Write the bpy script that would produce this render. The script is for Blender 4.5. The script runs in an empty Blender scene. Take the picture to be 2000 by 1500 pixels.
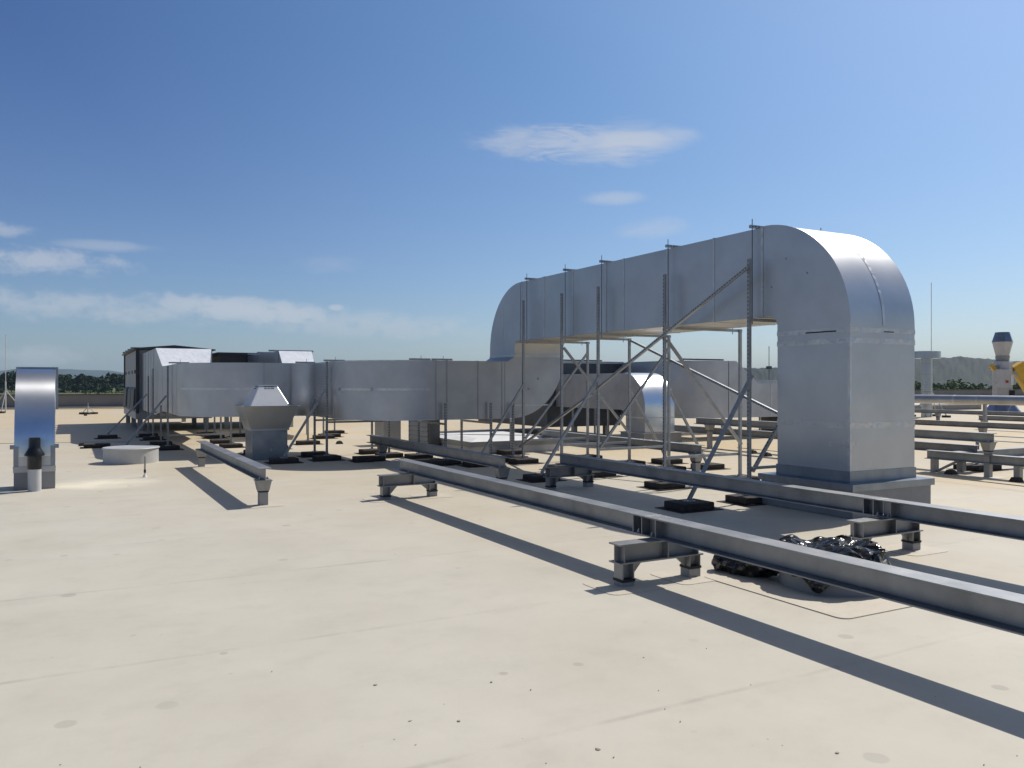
import bpy, math, random
from math import sin, cos, pi, radians as R
from mathutils import Vector, Matrix
random.seed(7)
scene = bpy.context.scene
COL = scene.collection
# ------------------------------------------------------------------ frame
# world X and Y run along the roof grid, Z = 0 is the roof membrane, the eye stands at (0,0,1.6)
F, H, YH = 1600.0, 1.6, 750.5
AZ = math.atan(865 / 1600)
CA, SA = cos(AZ), sin(AZ)

def ray(x, y):
    r = (x - 1000) / F
    return SA + r * CA, CA - r * SA, (YH - y) / F
def gp(x, y, z=0.0):
    d = ray(x, y); t = (z - H) / d[2]
    return Vector((d[0] * t, d[1] * t, z))
def at_d(x, y, dep):
    d = ray(x, y)
    return Vector((d[0] * dep, d[1] * dep, H + d[2] * dep))

# ------------------------------------------------------------------ helpers
def tag(o, label=None, cat=None, group=None, kind=None):
    if label: o['label'] = label
    if cat: o['category'] = cat
    if group: o['group'] = group
    if kind: o['kind'] = kind
    return o

def thing(name, label, cat, loc, group=None):
    o = bpy.data.objects.new(name, None)
    o.empty_display_size = 0.2
    COL.objects.link(o); o.location = loc
    return tag(o, label, cat, group)

def origin(o):
    v = Vector((0, 0, 0))
    while o is not None:
        v += o.location; o = o.parent
    return v

class MB:
    """collects shapes into ONE mesh"""
    def __init__(s): s.v, s.f, s.m = [], [], []
    def add(s, vs, fs, m=0):
        b = len(s.v); s.v += [Vector(p) for p in vs]
        for f in fs: s.f.append([b + i for i in f]); s.m.append(m)
        return s
    def box(s, x0, x1, y0, y1, z0, z1, m=0):
        vs = [(x, y, z) for z in (z0, z1) for y in (y0, y1) for x in (x0, x1)]
        return s.add(vs, [(0, 2, 3, 1), (4, 5, 7, 6), (0, 1, 5, 4), (2, 6, 7, 3), (0, 4, 6, 2), (1, 3, 7, 5)], m)
    def hexa(s, b, t, m=0):
        """b, t: four bottom and four top corners, same order"""
        return s.add(list(b) + list(t), [(3, 2, 1, 0), (4, 5, 6, 7), (0, 1, 5, 4), (1, 2, 6, 5), (2, 3, 7, 6), (3, 0, 4, 7)], m)
    def prism(s, prof, fn0, fn1, m=0):
        """closed profile of (a,b); fn0/fn1 map it to the two ends"""
        n = len(prof)
        vs = [fn0(*p) for p in prof] + [fn1(*p) for p in prof]
        fs = [tuple(range(n))[::-1], tuple(range(n, 2 * n))]
        fs += [(i, (i + 1) % n, n + (i + 1) % n, n + i) for i in range(n)]
        return s.add(vs, fs, m)
    def bar(s, p0, p1, w, h=None, up=(0, 0, 1), m=0, slots=None, sm=1, pitch=.055):
        """square bar p0->p1; slots: list of side signs ('a+','a-','b+','b-') that carry dark slots"""
        p0, p1 = Vector(p0), Vector(p1); h = h or w
        d = (p1 - p0); L = d.length; d.normalize()
        a = d.cross(Vector(up))
        if a.length < 1e-4: a = d.cross(Vector((0, 1, 0)))
        a.normalize(); b = a.cross(d).normalized()
        q = [(-1, -1), (1, -1), (1, 1), (-1, 1)]
        s.hexa([p0 + a * w / 2 * i + b * h / 2 * j for i, j in q], [p1 + a * w / 2 * i + b * h / 2 * j for i, j in q], m)
        for sl in (slots or []):
            ax, ot, wd, od = (a, b, w, h) if sl[0] == 'a' else (b, a, h, w)
            sg = 1 if sl[1] == '+' else -1
            n = int(L / pitch)
            for i in range(n):
                c = p0 + d * (i + .5) * L / n + ax * sg * (wd / 2 + .0012)
                hw, hl = od * .17, pitch * .27
                s.add([c - d * hl - ot * hw, c + d * hl - ot * hw, c + d * hl + ot * hw, c - d * hl + ot * hw], [(0, 1, 2, 3)], sm)
        return s
    def lathe(s, prof, c, n=28, m=0, closed=True):
        """prof: (radius, z) from bottom to top round the point c"""
        vs = []
        for r, z in prof:
            for i in range(n):
                t = 2 * pi * i / n
                vs.append((c[0] + r * cos(t), c[1] + r * sin(t), c[2] + z))
        fs = []
        for k in range(len(prof) - 1):
            for i in range(n):
                j = (i + 1) % n
                fs.append((k * n + i, k * n + j, (k + 1) * n + j, (k + 1) * n + i))
        if closed:
            fs.append(tuple(range(n))[::-1]); fs.append(tuple((len(prof) - 1) * n + i for i in range(n)))
        return s.add(vs, fs, m)
    def tube(s, pts, r, n=8, m=0):
        pts = [Vector(p) for p in pts]; vs = []
        for k, p in enumerate(pts):
            d = (pts[min(k + 1, len(pts) - 1)] - pts[max(k - 1, 0)]).normalized()
            a = d.cross(Vector((0, 0, 1)))
            if a.length < 1e-3: a = Vector((1, 0, 0))
            a.normalize(); b = d.cross(a)
            for i in range(n):
                t = 2 * pi * i / n
                vs.append(p + a * r * cos(t) + b * r * sin(t))
        fs = []
        for k in range(len(pts) - 1):
            for i in range(n):
                j = (i + 1) % n
                fs.append((k * n + i, (k + 1) * n + i, (k + 1) * n + j, k * n + j))
        fs.append(tuple(range(n))); fs.append(tuple((len(pts) - 1) * n + i for i in range(n))[::-1])
        return s.add(vs, fs, m)
    def pieces(s):
        """clusters of faces that touch each other (bounding boxes within 8 mm)"""
        n = len(s.v); par = list(range(n))
        def find(i):
            while par[i] != i:
                par[i] = par[par[i]]; i = par[i]
            return i
        for f in s.f:
            for q in f[1:]: par[find(q)] = find(f[0])
        isl = {}
        for k, f in enumerate(s.f): isl.setdefault(find(f[0]), []).append(k)
        if len(isl) > 60: return [list(range(len(s.f)))]
        bb = []
        for ks in isl.values():
            vs = [s.v[i] for k in ks for i in s.f[k]]
            bb.append([[min(v[a] for v in vs) - .004 for a in range(3)], [max(v[a] for v in vs) + .004 for a in range(3)], ks])
        out = []
        while bb:
            cur = bb.pop(); grown = True
            while grown:
                grown = False
                for o in bb[:]:
                    if all(cur[0][a] <= o[1][a] and o[0][a] <= cur[1][a] for a in range(3)):
                        cur = [[min(cur[0][a], o[0][a]) for a in range(3)], [max(cur[1][a], o[1][a]) for a in range(3)], cur[2] + o[2]]
                        bb.remove(o); grown = True
            out.append(cur[2])
        return out
    def build(s, name, mat, parent=None, smooth=None, bevel=0, label=None):
        if parent is not None:
            ps = s.pieces()
            if len(ps) > 1:
                first = None
                for ks in ps:
                    q = MB(); mp = {}
                    for k in ks:
                        for i in s.f[k]:
                            if i not in mp: mp[i] = len(q.v); q.v.append(s.v[i])
                        q.f.append([mp[i] for i in s.f[k]]); q.m.append(s.m[k])
                    o = q._build(name, mat, parent, smooth, bevel, label); first = first or o
                return first
        return s._build(name, mat, parent, smooth, bevel, label)
    def _build(s, name, mat, parent=None, smooth=None, bevel=0, label=None):
        mats = mat if isinstance(mat, (list, tuple)) else [mat]
        org = origin(parent) if parent else Vector((0, 0, 0))
        me = bpy.data.meshes.new(name)
        me.from_pydata([v - org for v in s.v], [], s.f)
        for mm in mats: me.materials.append(mm)
        me.polygons.foreach_set('material_index', s.m)
        import bmesh
        bm = bmesh.new(); bm.from_mesh(me)
        bmesh.ops.recalc_face_normals(bm, faces=bm.faces)
        bm.to_mesh(me); bm.free()
        if smooth:
            me.polygons.foreach_set('use_smooth', [True] * len(me.polygons))
            me.set_sharp_from_angle(angle=R(smooth))
        o = bpy.data.objects.new(name, me); COL.objects.link(o)
        if parent: o.parent = parent
        if bevel:
            b = o.modifiers.new('edge', 'BEVEL'); b.width = bevel; b.segments = 2; b.limit_method = 'ANGLE'; b.angle_limit = R(40)
        if label: o['label'] = label
        return o

# ------------------------------------------------------------------ materials
def newmat(name):
    m = bpy.data.materials.new(name); m.use_nodes = True
    nt = m.node_tree; nt.nodes.clear()
    out = nt.nodes.new('ShaderNodeOutputMaterial'); b = nt.nodes.new('ShaderNodeBsdfPrincipled')
    nt.links.new(b.outputs[0], out.inputs[0])
    return m, nt, b
def node(nt, t, **kw):
    n = nt.nodes.new(t)
    for k, v in kw.items():
        if hasattr(n, k) and not k.startswith('i_'): setattr(n, k, v)
    return n
def noise(nt, scale, detail=4, rough=.55, vec=None, stretch=None):
    tc = nt.nodes.new('ShaderNodeNewGeometry')
    n = nt.nodes.new('ShaderNodeTexNoise'); n.inputs['Scale'].default_value = scale
    n.inputs['Detail'].default_value = detail; n.inputs['Roughness'].default_value = rough
    src = tc.outputs['Position']
    if stretch:
        mp = nt.nodes.new('ShaderNodeMapping'); mp.inputs['Scale'].default_value = stretch
        nt.links.new(src, mp.inputs[0]); src = mp.outputs[0]
    nt.links.new(src, n.inputs['Vector'])
    return n.outputs['Fac']
def ramp(nt, fac, stops):
    r = nt.nodes.new('ShaderNodeValToRGB'); e = r.color_ramp.elements
    while len(e) > 1: e.remove(e[-1])
    for i, (p, c) in enumerate(stops):
        el = e[0] if i == 0 else e.new(p)
        el.position = p; el.color = (*c, 1) if len(c) == 3 else c
    nt.links.new(fac, r.inputs[0]); return r.outputs[0]
def g(v): return (v, v, v)
def math_n(nt, op, a, b=None, c=None, clamp=False):
    n = nt.nodes.new('ShaderNodeMath'); n.operation = op; n.use_clamp = clamp
    for i, q in enumerate((a, b, c)):
        if q is None: continue
        if isinstance(q, (int, float)): n.inputs[i].default_value = q
        else: nt.links.new(q, n.inputs[i])
    return n.outputs[0]
def bump(nt, b, fac, strength, dist):
    bn = nt.nodes.new('ShaderNodeBump'); bn.inputs['Strength'].default_value = strength; bn.inputs['Distance'].default_value = dist
    nt.links.new(fac, bn.inputs['Height']); nt.links.new(bn.outputs[0], b.inputs['Normal'])

def metal(name, c0, c1, metallic, rough0, rough1, scale=6, oil=0.0, oilscale=1.1, stretch=None, spec=.5, aniso=0):
    m, nt, b = newmat(name)
    n1 = noise(nt, scale, 5, .6, stretch=stretch)
    col = ramp(nt, n1, [(.3, c0), (.7, c1)])
    nt.links.new(col, b.inputs['Base Color'])
    b.inputs['Metallic'].default_value = metallic
    b.inputs['Specular IOR Level'].default_value = spec
    n2 = noise(nt, scale * .35, 3, .5)
    rr = ramp(nt, n2, [(.3, g(rough0)), (.7, g(rough1))])
    nt.links.new(rr, b.inputs['Roughness'])
    if oil: bump(nt, b, noise(nt, oilscale, 1.5, .4), oil, .05)
    return m
def plain(name, c0, c1, rough, scale=3, bumps=0, metallic=0, spec=.5, bscale=None):
    m, nt, b = newmat(name)
    nt.links.new(ramp(nt, noise(nt, scale, 5, .6), [(.32, c0), (.68, c1)]), b.inputs['Base Color'])
    b.inputs['Roughness'].default_value = rough; b.inputs['Metallic'].default_value = metallic
    b.inputs['Specular IOR Level'].default_value = spec
    if bumps: bump(nt, b, noise(nt, bscale or scale * 4, 4, .6), bumps, .02)
    return m

M = {}
M['duct'] = metal('aluminium_cladding', (.425, .443, .466), (.505, .52, .54), .78, .35, .46, 1.6, .09, .8)
M['duct_low'] = metal('aluminium_cladding_weathered', (.385, .397, .416), (.48, .49, .51), .76, .35, .47, 1.7, .10, .8)
M['duct_dull'] = metal('dull_sheet', (.31, .315, .318), (.43, .432, .43), .6, .42, .58, 1.5, .07, .9)
M['bright'] = metal('bright_aluminium', (.62, .64, .67), (.72, .74, .76), .95, .26, .36, 2.5, .06, 1.6)
M['panel'] = metal('streaky_zinc_panel', (.74, .75, .77), (.93, .94, .95), .2, .3, .42, 3, .06, 2, (3, 1, .4))
M['hoodsheet'] = metal('hood_sheet', (.62, .64, .68), (.72, .74, .77), .97, .31, .37, 2.5, .04, 2)
_nt = M['hoodsheet'].node_tree; _b = [q for q in _nt.nodes if q.type == 'BSDF_PRINCIPLED'][0]; _t = _nt.nodes.new('ShaderNodeTangent'); _t.direction_type = 'RADIAL'; _t.axis = 'X'
_nt.links.new(_t.outputs[0], _b.inputs['Tangent']); _b.inputs['Anisotropic'].default_value = .85; _b.inputs['Anisotropic Rotation'].default_value = .25
M['cone'] = metal('brushed_cone', (.74, .75, .76), (.86, .865, .87), .35, .32, .4, 3, .03, 2)
M['tape'] = metal('foil_tape', (.46, .47, .48), (.58, .59, .60), .7, .34, .5, 9, .25, 14)
M['flash'] = metal('dark_flashing', (.20, .23, .27), (.29, .32, .355), .75, .3, .42, 4, .1, 2)
M['beam'] = metal('galvanized_beam', (.225, .233, .242), (.345, .353, .36), .78, .46, .60, 3.2, .06, 3)
M['leg'] = metal('galvanized_leg', (.24, .243, .24), (.34, .34, .332), .55, .42, .55, 9)
M['strut'] = metal('galvanized_strut', (.30, .315, .33), (.41, .425, .435), .6, .40, .54, 12)
M['slot'] = plain('slot_shadow', (.02, .022, .025), (.03, .032, .035), .8)
M['sleeve'] = plain('grey_membrane_sleeve', (.27, .265, .26), (.33, .325, .315), .75, 5)
M['rubber'] = plain('black_rubber', (.018, .016, .015), (.034, .030, .027), .82, 7, .3)
M['pad'] = plain('dark_foot_block', (.036, .030, .027), (.066, .055, .048), .9, 9, .5)
M['white'] = plain('white_membrane', (.66, .66, .64), (.76, .75, .73), .6, 2.5, .1)
M['palecurb'] = plain('pale_curb_membrane', (.44, .44, .435), (.52, .52, .51), .65, 2.5, .1)
M['lightgrey'] = plain('light_grey_paint', (.42, .425, .43), (.50, .505, .51), .5, 2)
M['curb'] = plain('grey_curb_membrane', (.23, .235, .245), (.285, .29, .295), .7, 3, .12)
M['pvc'] = plain('white_pvc', (.46, .46, .47), (.54, .54, .54), .4, 3)
M['blackpl'] = plain('black_plastic', (.008, .008, .009), (.014, .014, .015), .28, 4)
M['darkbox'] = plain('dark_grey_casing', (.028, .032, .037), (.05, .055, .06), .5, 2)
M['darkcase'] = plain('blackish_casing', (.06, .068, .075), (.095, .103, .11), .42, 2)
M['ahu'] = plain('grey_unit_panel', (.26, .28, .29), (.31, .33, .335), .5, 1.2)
M['ahudark'] = plain('dark_unit_panel', (.05, .055, .06), (.08, .085, .09), .5, 2)  # dark grey for rain hoods, condenser casing and stub curb
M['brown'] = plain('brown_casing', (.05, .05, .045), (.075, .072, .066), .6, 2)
M['yellow'] = plain('yellow_paint', (.55, .32, .02), (.68, .42, .04), .45, 3)
M['red'] = plain('red_paint', (.35, .03, .03), (.42, .05, .04), .5, 3)
M['bluecone'] = metal('bluish_sheet', (.20, .22, .33), (.28, .31, .42), .5, .4, .5, 3)
M['glass'] = plain('gauge_face', (.6, .6, .58), (.7, .7, .68), .2, 3)
M['parapet'] = plain('parapet_cladding', (.15, .15, .15), (.19, .19, .185), .7, .5)
M['coping'] = plain('dark_coping', (.055, .06, .05), (.085, .09, .075), .7, 1)
M['cable'] = plain('cable_grey', (.16, .16, .15), (.22, .21, .2), .6, 10)
M['white_rod'] = plain('pale_rod', (.5, .5, .5), (.58, .58, .58), .4, 10)
M['chrome'] = metal('spiral_duct', (.36, .39, .42), (.44, .47, .49), .9, .22, .3, 2)

# roof membrane: beige sheet, lap seams every 1.94 m, ochre dirt, round foot stains
def roof_mat():
    m, nt, b = newmat('roof_membrane')
    geo = nt.nodes.new('ShaderNodeNewGeometry'); sep = nt.nodes.new('ShaderNodeSeparateXYZ')
    nt.links.new(geo.outputs['Position'], sep.inputs[0]); X, Y = sep.outputs[0], sep.outputs[1]
    base = ramp(nt, noise(nt, .9, 8, .62), [(.25, (.520, .482, .400)), (.5, (.565, .527, .442)), (.8, (.612, .573, .488))])
    # ochre dust further back between the units
    mr = nt.nodes.new('ShaderNodeMapRange'); mr.inputs[1].default_value = 5; mr.inputs[2].default_value = 17
    nt.links.new(math_n(nt, 'ADD', math_n(nt, 'MULTIPLY', X, .75), math_n(nt, 'MULTIPLY', Y, .45)), mr.inputs[0])
    oc = ramp(nt, noise(nt, .35, 5, .6), [(.30, g(.15)), (.58, g(1))])
    fac = math_n(nt, 'MULTIPLY', math_n(nt, 'MULTIPLY', mr.outputs[0], oc), .95, clamp=True)
    mx = nt.nodes.new('ShaderNodeMixRGB'); nt.links.new(fac, mx.inputs[0]); nt.links.new(base, mx.inputs[1]); mx.inputs[2].default_value = (.60, .475, .29, 1)
    # fine speckle + smears
    sm = ramp(nt, noise(nt, 2.3, 6, .7, stretch=(1, 1.2, 1)), [(.28, g(.925)), (.50, g(1)), (.9, g(1.015))])
    mul = nt.nodes.new('ShaderNodeMixRGB'); mul.blend_type = 'MULTIPLY'; mul.inputs[0].default_value = 1
    nt.links.new(mx.outputs[0], mul.inputs[1]); nt.links.new(sm, mul.inputs[2])
    # lap seams
    wob = math_n(nt, 'MULTIPLY', math_n(nt, 'SUBTRACT', noise(nt, .8, 3), .5), .05)
    yy = math_n(nt, 'ADD', math_n(nt, 'SUBTRACT', Y, 3.20), wob)
    fr = math_n(nt, 'ABSOLUTE', math_n(nt, 'SUBTRACT', math_n(nt, 'FRACT', math_n(nt, 'ADD', math_n(nt, 'DIVIDE', yy, 1.95), .5)), .5))
    d = math_n(nt, 'MULTIPLY', fr, 1.95)
    mr2 = nt.nodes.new('ShaderNodeMapRange'); mr2.inputs[1].default_value = .006; mr2.inputs[2].default_value = .03; mr2.inputs[3].default_value = 1; mr2.inputs[4].default_value = 0
    nt.links.new(d, mr2.inputs[0])
    patch = ramp(nt, noise(nt, 1.3, 5, .7), [(.44, g(.02)), (.66, g(.30))])
    sf = math_n(nt, 'MULTIPLY', mr2.outputs[0], patch)
    # pale sand smear beside the gooseneck hood
    c_ = gp(205, 945)
    ex = math_n(nt, 'DIVIDE', math_n(nt, 'SUBTRACT', X, c_.x), .85); ey = math_n(nt, 'DIVIDE', math_n(nt, 'SUBTRACT', Y, c_.y), .75)
    em = math_n(nt, 'SUBTRACT', 1.15, math_n(nt, 'ADD', math_n(nt, 'MULTIPLY', ex, ex), math_n(nt, 'MULTIPLY', ey, ey)), clamp=True)
    es = math_n(nt, 'MULTIPLY', em, ramp(nt, noise(nt, 1.7, 5), [(.3, g(.2)), (.6, g(.8))]))
    mxs = nt.nodes.new('ShaderNodeMixRGB'); nt.links.new(es, mxs.inputs[0]); nt.links.new(mul.outputs[0], mxs.inputs[1]); mxs.inputs[2].default_value = (.78, .72, .56, 1)
    mx2 = nt.nodes.new('ShaderNodeMixRGB'); nt.links.new(sf, mx2.inputs[0]); nt.links.new(mxs.outputs[0], mx2.inputs[1]); mx2.inputs[2].default_value = (.22, .205, .18, 1)
    # round scuffs
    vo = nt.nodes.new('ShaderNodeTexVoronoi'); vo.voronoi_dimensions = '2D'; vo.inputs['Scale'].default_value = 2.3; vo.inputs['Randomness'].default_value = 1
    nt.links.new(geo.outputs['Position'], vo.inputs['Vector'])
    sepc = nt.nodes.new('ShaderNodeSeparateColor'); nt.links.new(vo.outputs['Color'], sepc.inputs[0])
    rad = math_n(nt, 'MULTIPLY', math_n(nt, 'SUBTRACT', sepc.outputs[0], .72), .5)
    inside = math_n(nt, 'MULTIPLY', math_n(nt, 'SUBTRACT', rad, vo.outputs['Distance']), 40, clamp=True)
    near = ramp(nt, noise(nt, .55, 2), [(.40, g(.06)), (.6, g(.36))])
    mx3 = nt.nodes.new('ShaderNodeMixRGB'); nt.links.new(math_n(nt, 'MULTIPLY', inside, near), mx3.inputs[0]); nt.links.new(mx2.outputs[0], mx3.inputs[1]); mx3.inputs[2].default_value = (.25, .24, .2, 1)
    # small grit
    v2 = nt.nodes.new('ShaderNodeTexVoronoi'); v2.voronoi_dimensions = '2D'; v2.inputs['Scale'].default_value = 3.7
    nt.links.new(geo.outputs['Position'], v2.inputs['Vector'])
    sc2 = nt.nodes.new('ShaderNodeSeparateColor'); nt.links.new(v2.outputs['Color'], sc2.inputs[0])
    gr = math_n(nt, 'MULTIPLY', math_n(nt, 'SUBTRACT', math_n(nt, 'MULTIPLY', math_n(nt, 'SUBTRACT', sc2.outputs[1], .86), .16), v2.outputs['Distance']), 150, clamp=True)
    mx4 = nt.nodes.new('ShaderNodeMixRGB'); nt.links.new(math_n(nt, 'MULTIPLY', gr, .6), mx4.inputs[0]); nt.links.new(mx3.outputs[0], mx4.inputs[1]); mx4.inputs[2].default_value = (.14, .12, .10, 1)
    nt.links.new(mx4.outputs[0], b.inputs['Base Color'])
    b.inputs['Roughness'].default_value = .62; b.inputs['Specular IOR Level'].default_value = .3
    hgt = math_n(nt, 'ADD', math_n(nt, 'MULTIPLY', noise(nt, 1.6, 6, .6), 1.0), math_n(nt, 'MULTIPLY', mr2.outputs[0], .25))
    bump(nt, b, hgt, .16, .03)
    return m
M['roof'] = roof_mat()
M['patch'] = plain('membrane_patch', (.55, .49, .395), (.62, .565, .465), .62, 3, .15)

def leafmat(name, c0, c1, scale):
    m, nt, b = newmat(name)
    nt.links.new(ramp(nt, noise(nt, scale, 4, .6), [(.3, c0), (.7, c1)]), b.inputs['Base Color'])
    b.inputs['Roughness'].default_value = .8; b.inputs['Specular IOR Level'].default_value = .2
    return m
M['wood'] = leafmat('far_wood_leaves', (.016, .030, .012), (.035, .055, .022), .08)
M['shrub'] = leafmat('shrub_leaves', (.075, .11, .03), (.16, .19, .065), .12)
M['ridge'] = leafmat('wooded_ridge', (.006, .012, .008), (.016, .025, .013), .03)
M['field'] = leafmat('field_grass', (.07, .09, .03), (.15, .16, .07), .012)
M['mountain'] = leafmat('far_mountains', (.05, .07, .06), (.09, .11, .1), .002)

# ------------------------------------------------------------------ setting
mb = MB(); mb.box(-70, 150, -25, 62.5, -6.4, 0)
tag(mb.build('roof', M['roof']), kind='structure')

mb = MB(); n = 96
vs = [(0, 0, -6.4)] + [(12500 * cos(2 * pi * i / n), 12500 * sin(2 * pi * i / n), -6.4) for i in range(n)]
mb.add(vs, [(0, 1 + i, 1 + (i + 1) % n) for i in range(n)])
tag(mb.build('field', M['field']), kind='structure')

def parapet():
    t = thing('parapet_wall', 'long low grey parapet wall with dark coping along the far roof edge', 'parapet', (30, 62.8, 0))
    w = MB(); w.box(-70, 150, 62.5, 62.9, -.2, .86); w.build('wall', M['parapet'], t)
    w = MB(); w.box(-70, 150, 62.44, 62.98, .86, .94); w.build('coping', M['coping'], t)
    w = MB(); w.box(-70, 150, 62.1, 62.5, .003, .10); w.build('upstand', M['curb'], t)
parapet()

def polar(az, r, z): return Vector((r * sin(az), r * cos(az), z))
def img_az(x): return AZ + math.atan((x - 1000) / F)
def hnoise(a, seed=0):
    return sum(sin(a * f * 57.3 + seed * 1.7 + f * f) / f ** .8 for f in (1.1, 2.3, 3.9, 7.1, 13.3)) / 2.2
# wooded ridge on the right
def ridge():
    key = [(600, 18), (900, 30), (1200, 42), (1480, 52), (1560, 60), (1700, 78), (1840, 90), (1930, 84), (2000, 74), (2200, 60), (2500, 48)]
    def crest(x):
        for (x0, h0), (x1, h1) in zip(key, key[1:]):
            if x <= x1: return h0 + (h1 - h0) * (max(x, x0) - x0) / (x1 - x0)
        return key[-1][1]
    m = MB(); NA, NR = 620, 26; rows = []
    for j in range(NR):
        t = j / (NR - 1); r = 1750 + 1750 * t
        for i in range(NA):
            x = 600 + 1900 * i / (NA - 1); a = img_az(x)
            prof = sin(min(t / .55, 1) * pi / 2) ** 1.25 if t < .55 else cos((t - .55) / .45 * pi / 2) ** .8 if t < 1 else 0
            c = crest(x) + 3 * hnoise(a * .6, 2)
            z = -6.4 + (c + 6) * prof * (1 + .10 * hnoise(a + t * .02, j * .31))
            z += ((random.random() - .5) * 3.4 + 1.6 * hnoise(a * 9, j * 1.3)) * min(1, prof * 3)
            m.v.append(polar(a, r / max(.35, cos(a - AZ)) * 1.0, z))
    for j in range(NR - 1):
        for i in range(NA - 1):
            q = j * NA + i; m.f.append([q, q + 1, q + NA + 1, q + NA]); m.m.append(0)
    tag(m.build('wooded_hill', M['ridge'], smooth=180), kind='structure')
ridge()
def mountains():
    m = MB(); NA, NR = 160, 8
    for j in range(NR):
        t = j / (NR - 1); r = 8200 + 1800 * t
        for i in range(NA):
            x = -900 + 3000 * i / (NA - 1); a = img_az(x)
            env = max(0, 1 - abs(x - 150) / 620) ** .6
            z = -6.4 + 185 * env * sin(t * pi) ** .7 * (.85 + .2 * hnoise(a * .35, 5)) + (random.random() - .5) * 4
            m.v.append(polar(a, r, z))
    for j in range(NR - 1):
        for i in range(NA - 1):
            q = j * NA + i; m.f.append([q, q + 1, q + NA + 1, q + NA]); m.m.append(0)
    tag(m.build('hills', M['mountain'], smooth=180), kind='structure')
mountains()

def crown(m, c, rx, rz, nleaf, size):
    blobs = [(Vector((random.uniform(-.6, .6) * rx, random.uniform(-.6, .6) * rx, random.uniform(-.35, .55) * rz)), random.uniform(.4, .62)) for _ in range(7)]
    for _ in range(nleaf):
        b, s = random.choice(blobs)
        u = Vector((random.gauss(0, 1), random.gauss(0, 1), random.gauss(0, 1))).normalized() * random.uniform(.7, 1.0) ** .5
        p = Vector(c) + b + Vector((u.x * rx * s, u.y * rx * s, u.z * rz * s))
        n = (u + Vector((random.gauss(0, .5), random.gauss(0, .5), random.gauss(0, .5)))).normalized()
        a = n.cross(Vector((.3, .2, 1))).normalized(); bb = n.cross(a)
        k = size * random.uniform(.6, 1.3)
        m.add([p - a * k, p - bb * k * .8, p + a * k, p + bb * k * .8], [(0, 1, 2, 3)])
# far wood, left, about 900 m away
m = MB()
for i in range(170):
    x = -350 + 1400 * i / 169 + random.uniform(-6, 6); a = img_az(x); r = random.uniform(880, 1020)
    hgt = 17.5 + 4 * hnoise(a * .9, 9) + random.uniform(-2.2, 2.2)
    if 20 < x < 32: hgt -= 4
    p = polar(a, r, 0); rx = random.uniform(6.5, 9.5)
    crown(m, (p.x, p.y, -6.4 + hgt * .56), rx, hgt * .5, 230, 1.5)
    m.bar((p.x, p.y, -6.4), (p.x, p.y, -6.4 + hgt * .4), .7)
for i in range(200):   # understorey that closes the foot of the wood
    x = -350 + 1400 * random.random(); a = img_az(x); r = random.uniform(862, 885); p = polar(a, r, 0)
    crown(m, (p.x, p.y, -2.6), 6, 5.0, 80, 1.4)
tag(m.build('far_wood', M['wood']), kind='stuff')
m = MB()
for i in range(70):
    x = -350 + 1300 * random.random(); a = img_az(x); p = polar(a, random.uniform(720, 850), 0); h = random.uniform(1.2, 2.6)
    crown(m, (p.x, p.y, -6.4 + h * .6), random.uniform(2.5, 6), h * .7, 40, .8)
tag(m.build('field_shrubs', M['shrub']), kind='stuff')
m = MB()
for i in range(150):
    x = 1480 + 620 * random.random(); a = img_az(x); p = polar(a, random.uniform(560, 700), 0); h = random.uniform(5, 9.5) + (2.5 if random.random() < .15 else 0)
    crown(m, (p.x, p.y, -6.4 + h * .55), random.uniform(3, 6.5), h * .5, 120, .9)
tag(m.build('shrubs', M['shrub']), kind='stuff')

def mast():
    a = img_az(1502); p = polar(a, 900, -6.4)
    t = thing('radio_mast', 'thin distant radio mast rising over the wooded hill left of the tall duct riser', 'mast', p)
    m = MB(); m.bar(p, p + Vector((0, 0, 48)), .5); m.build('pole', M['darkbox'], t)
    m = MB(); m.box(p.x - 2, p.x + 2, p.y - 2, p.y + 2, p.z + 24, p.z + 27); m.build('platform', M['darkbox'], t)
mast()

# ------------------------------------------------------------------ haze box
m = MB(); m.box(-13000, 13000, -13000, 13000, -7.6, 300)
hz = m.build('haze', M['field']); hm = bpy.data.materials.new('haze_air'); hm.use_nodes = True
nt = hm.node_tree; nt.nodes.clear(); o_ = nt.nodes.new('ShaderNodeOutputMaterial'); pv = nt.nodes.new('ShaderNodeVolumePrincipled')
pv.inputs['Color'].default_value = (.56, .79, 1, 1); pv.inputs['Density'].default_value = .000055; pv.inputs['Anisotropy'].default_value = 0
nt.links.new(pv.outputs[0], o_.inputs['Volume'])
hz.data.materials.clear(); hz.data.materials.append(hm); tag(hz, kind='stuff')

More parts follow.
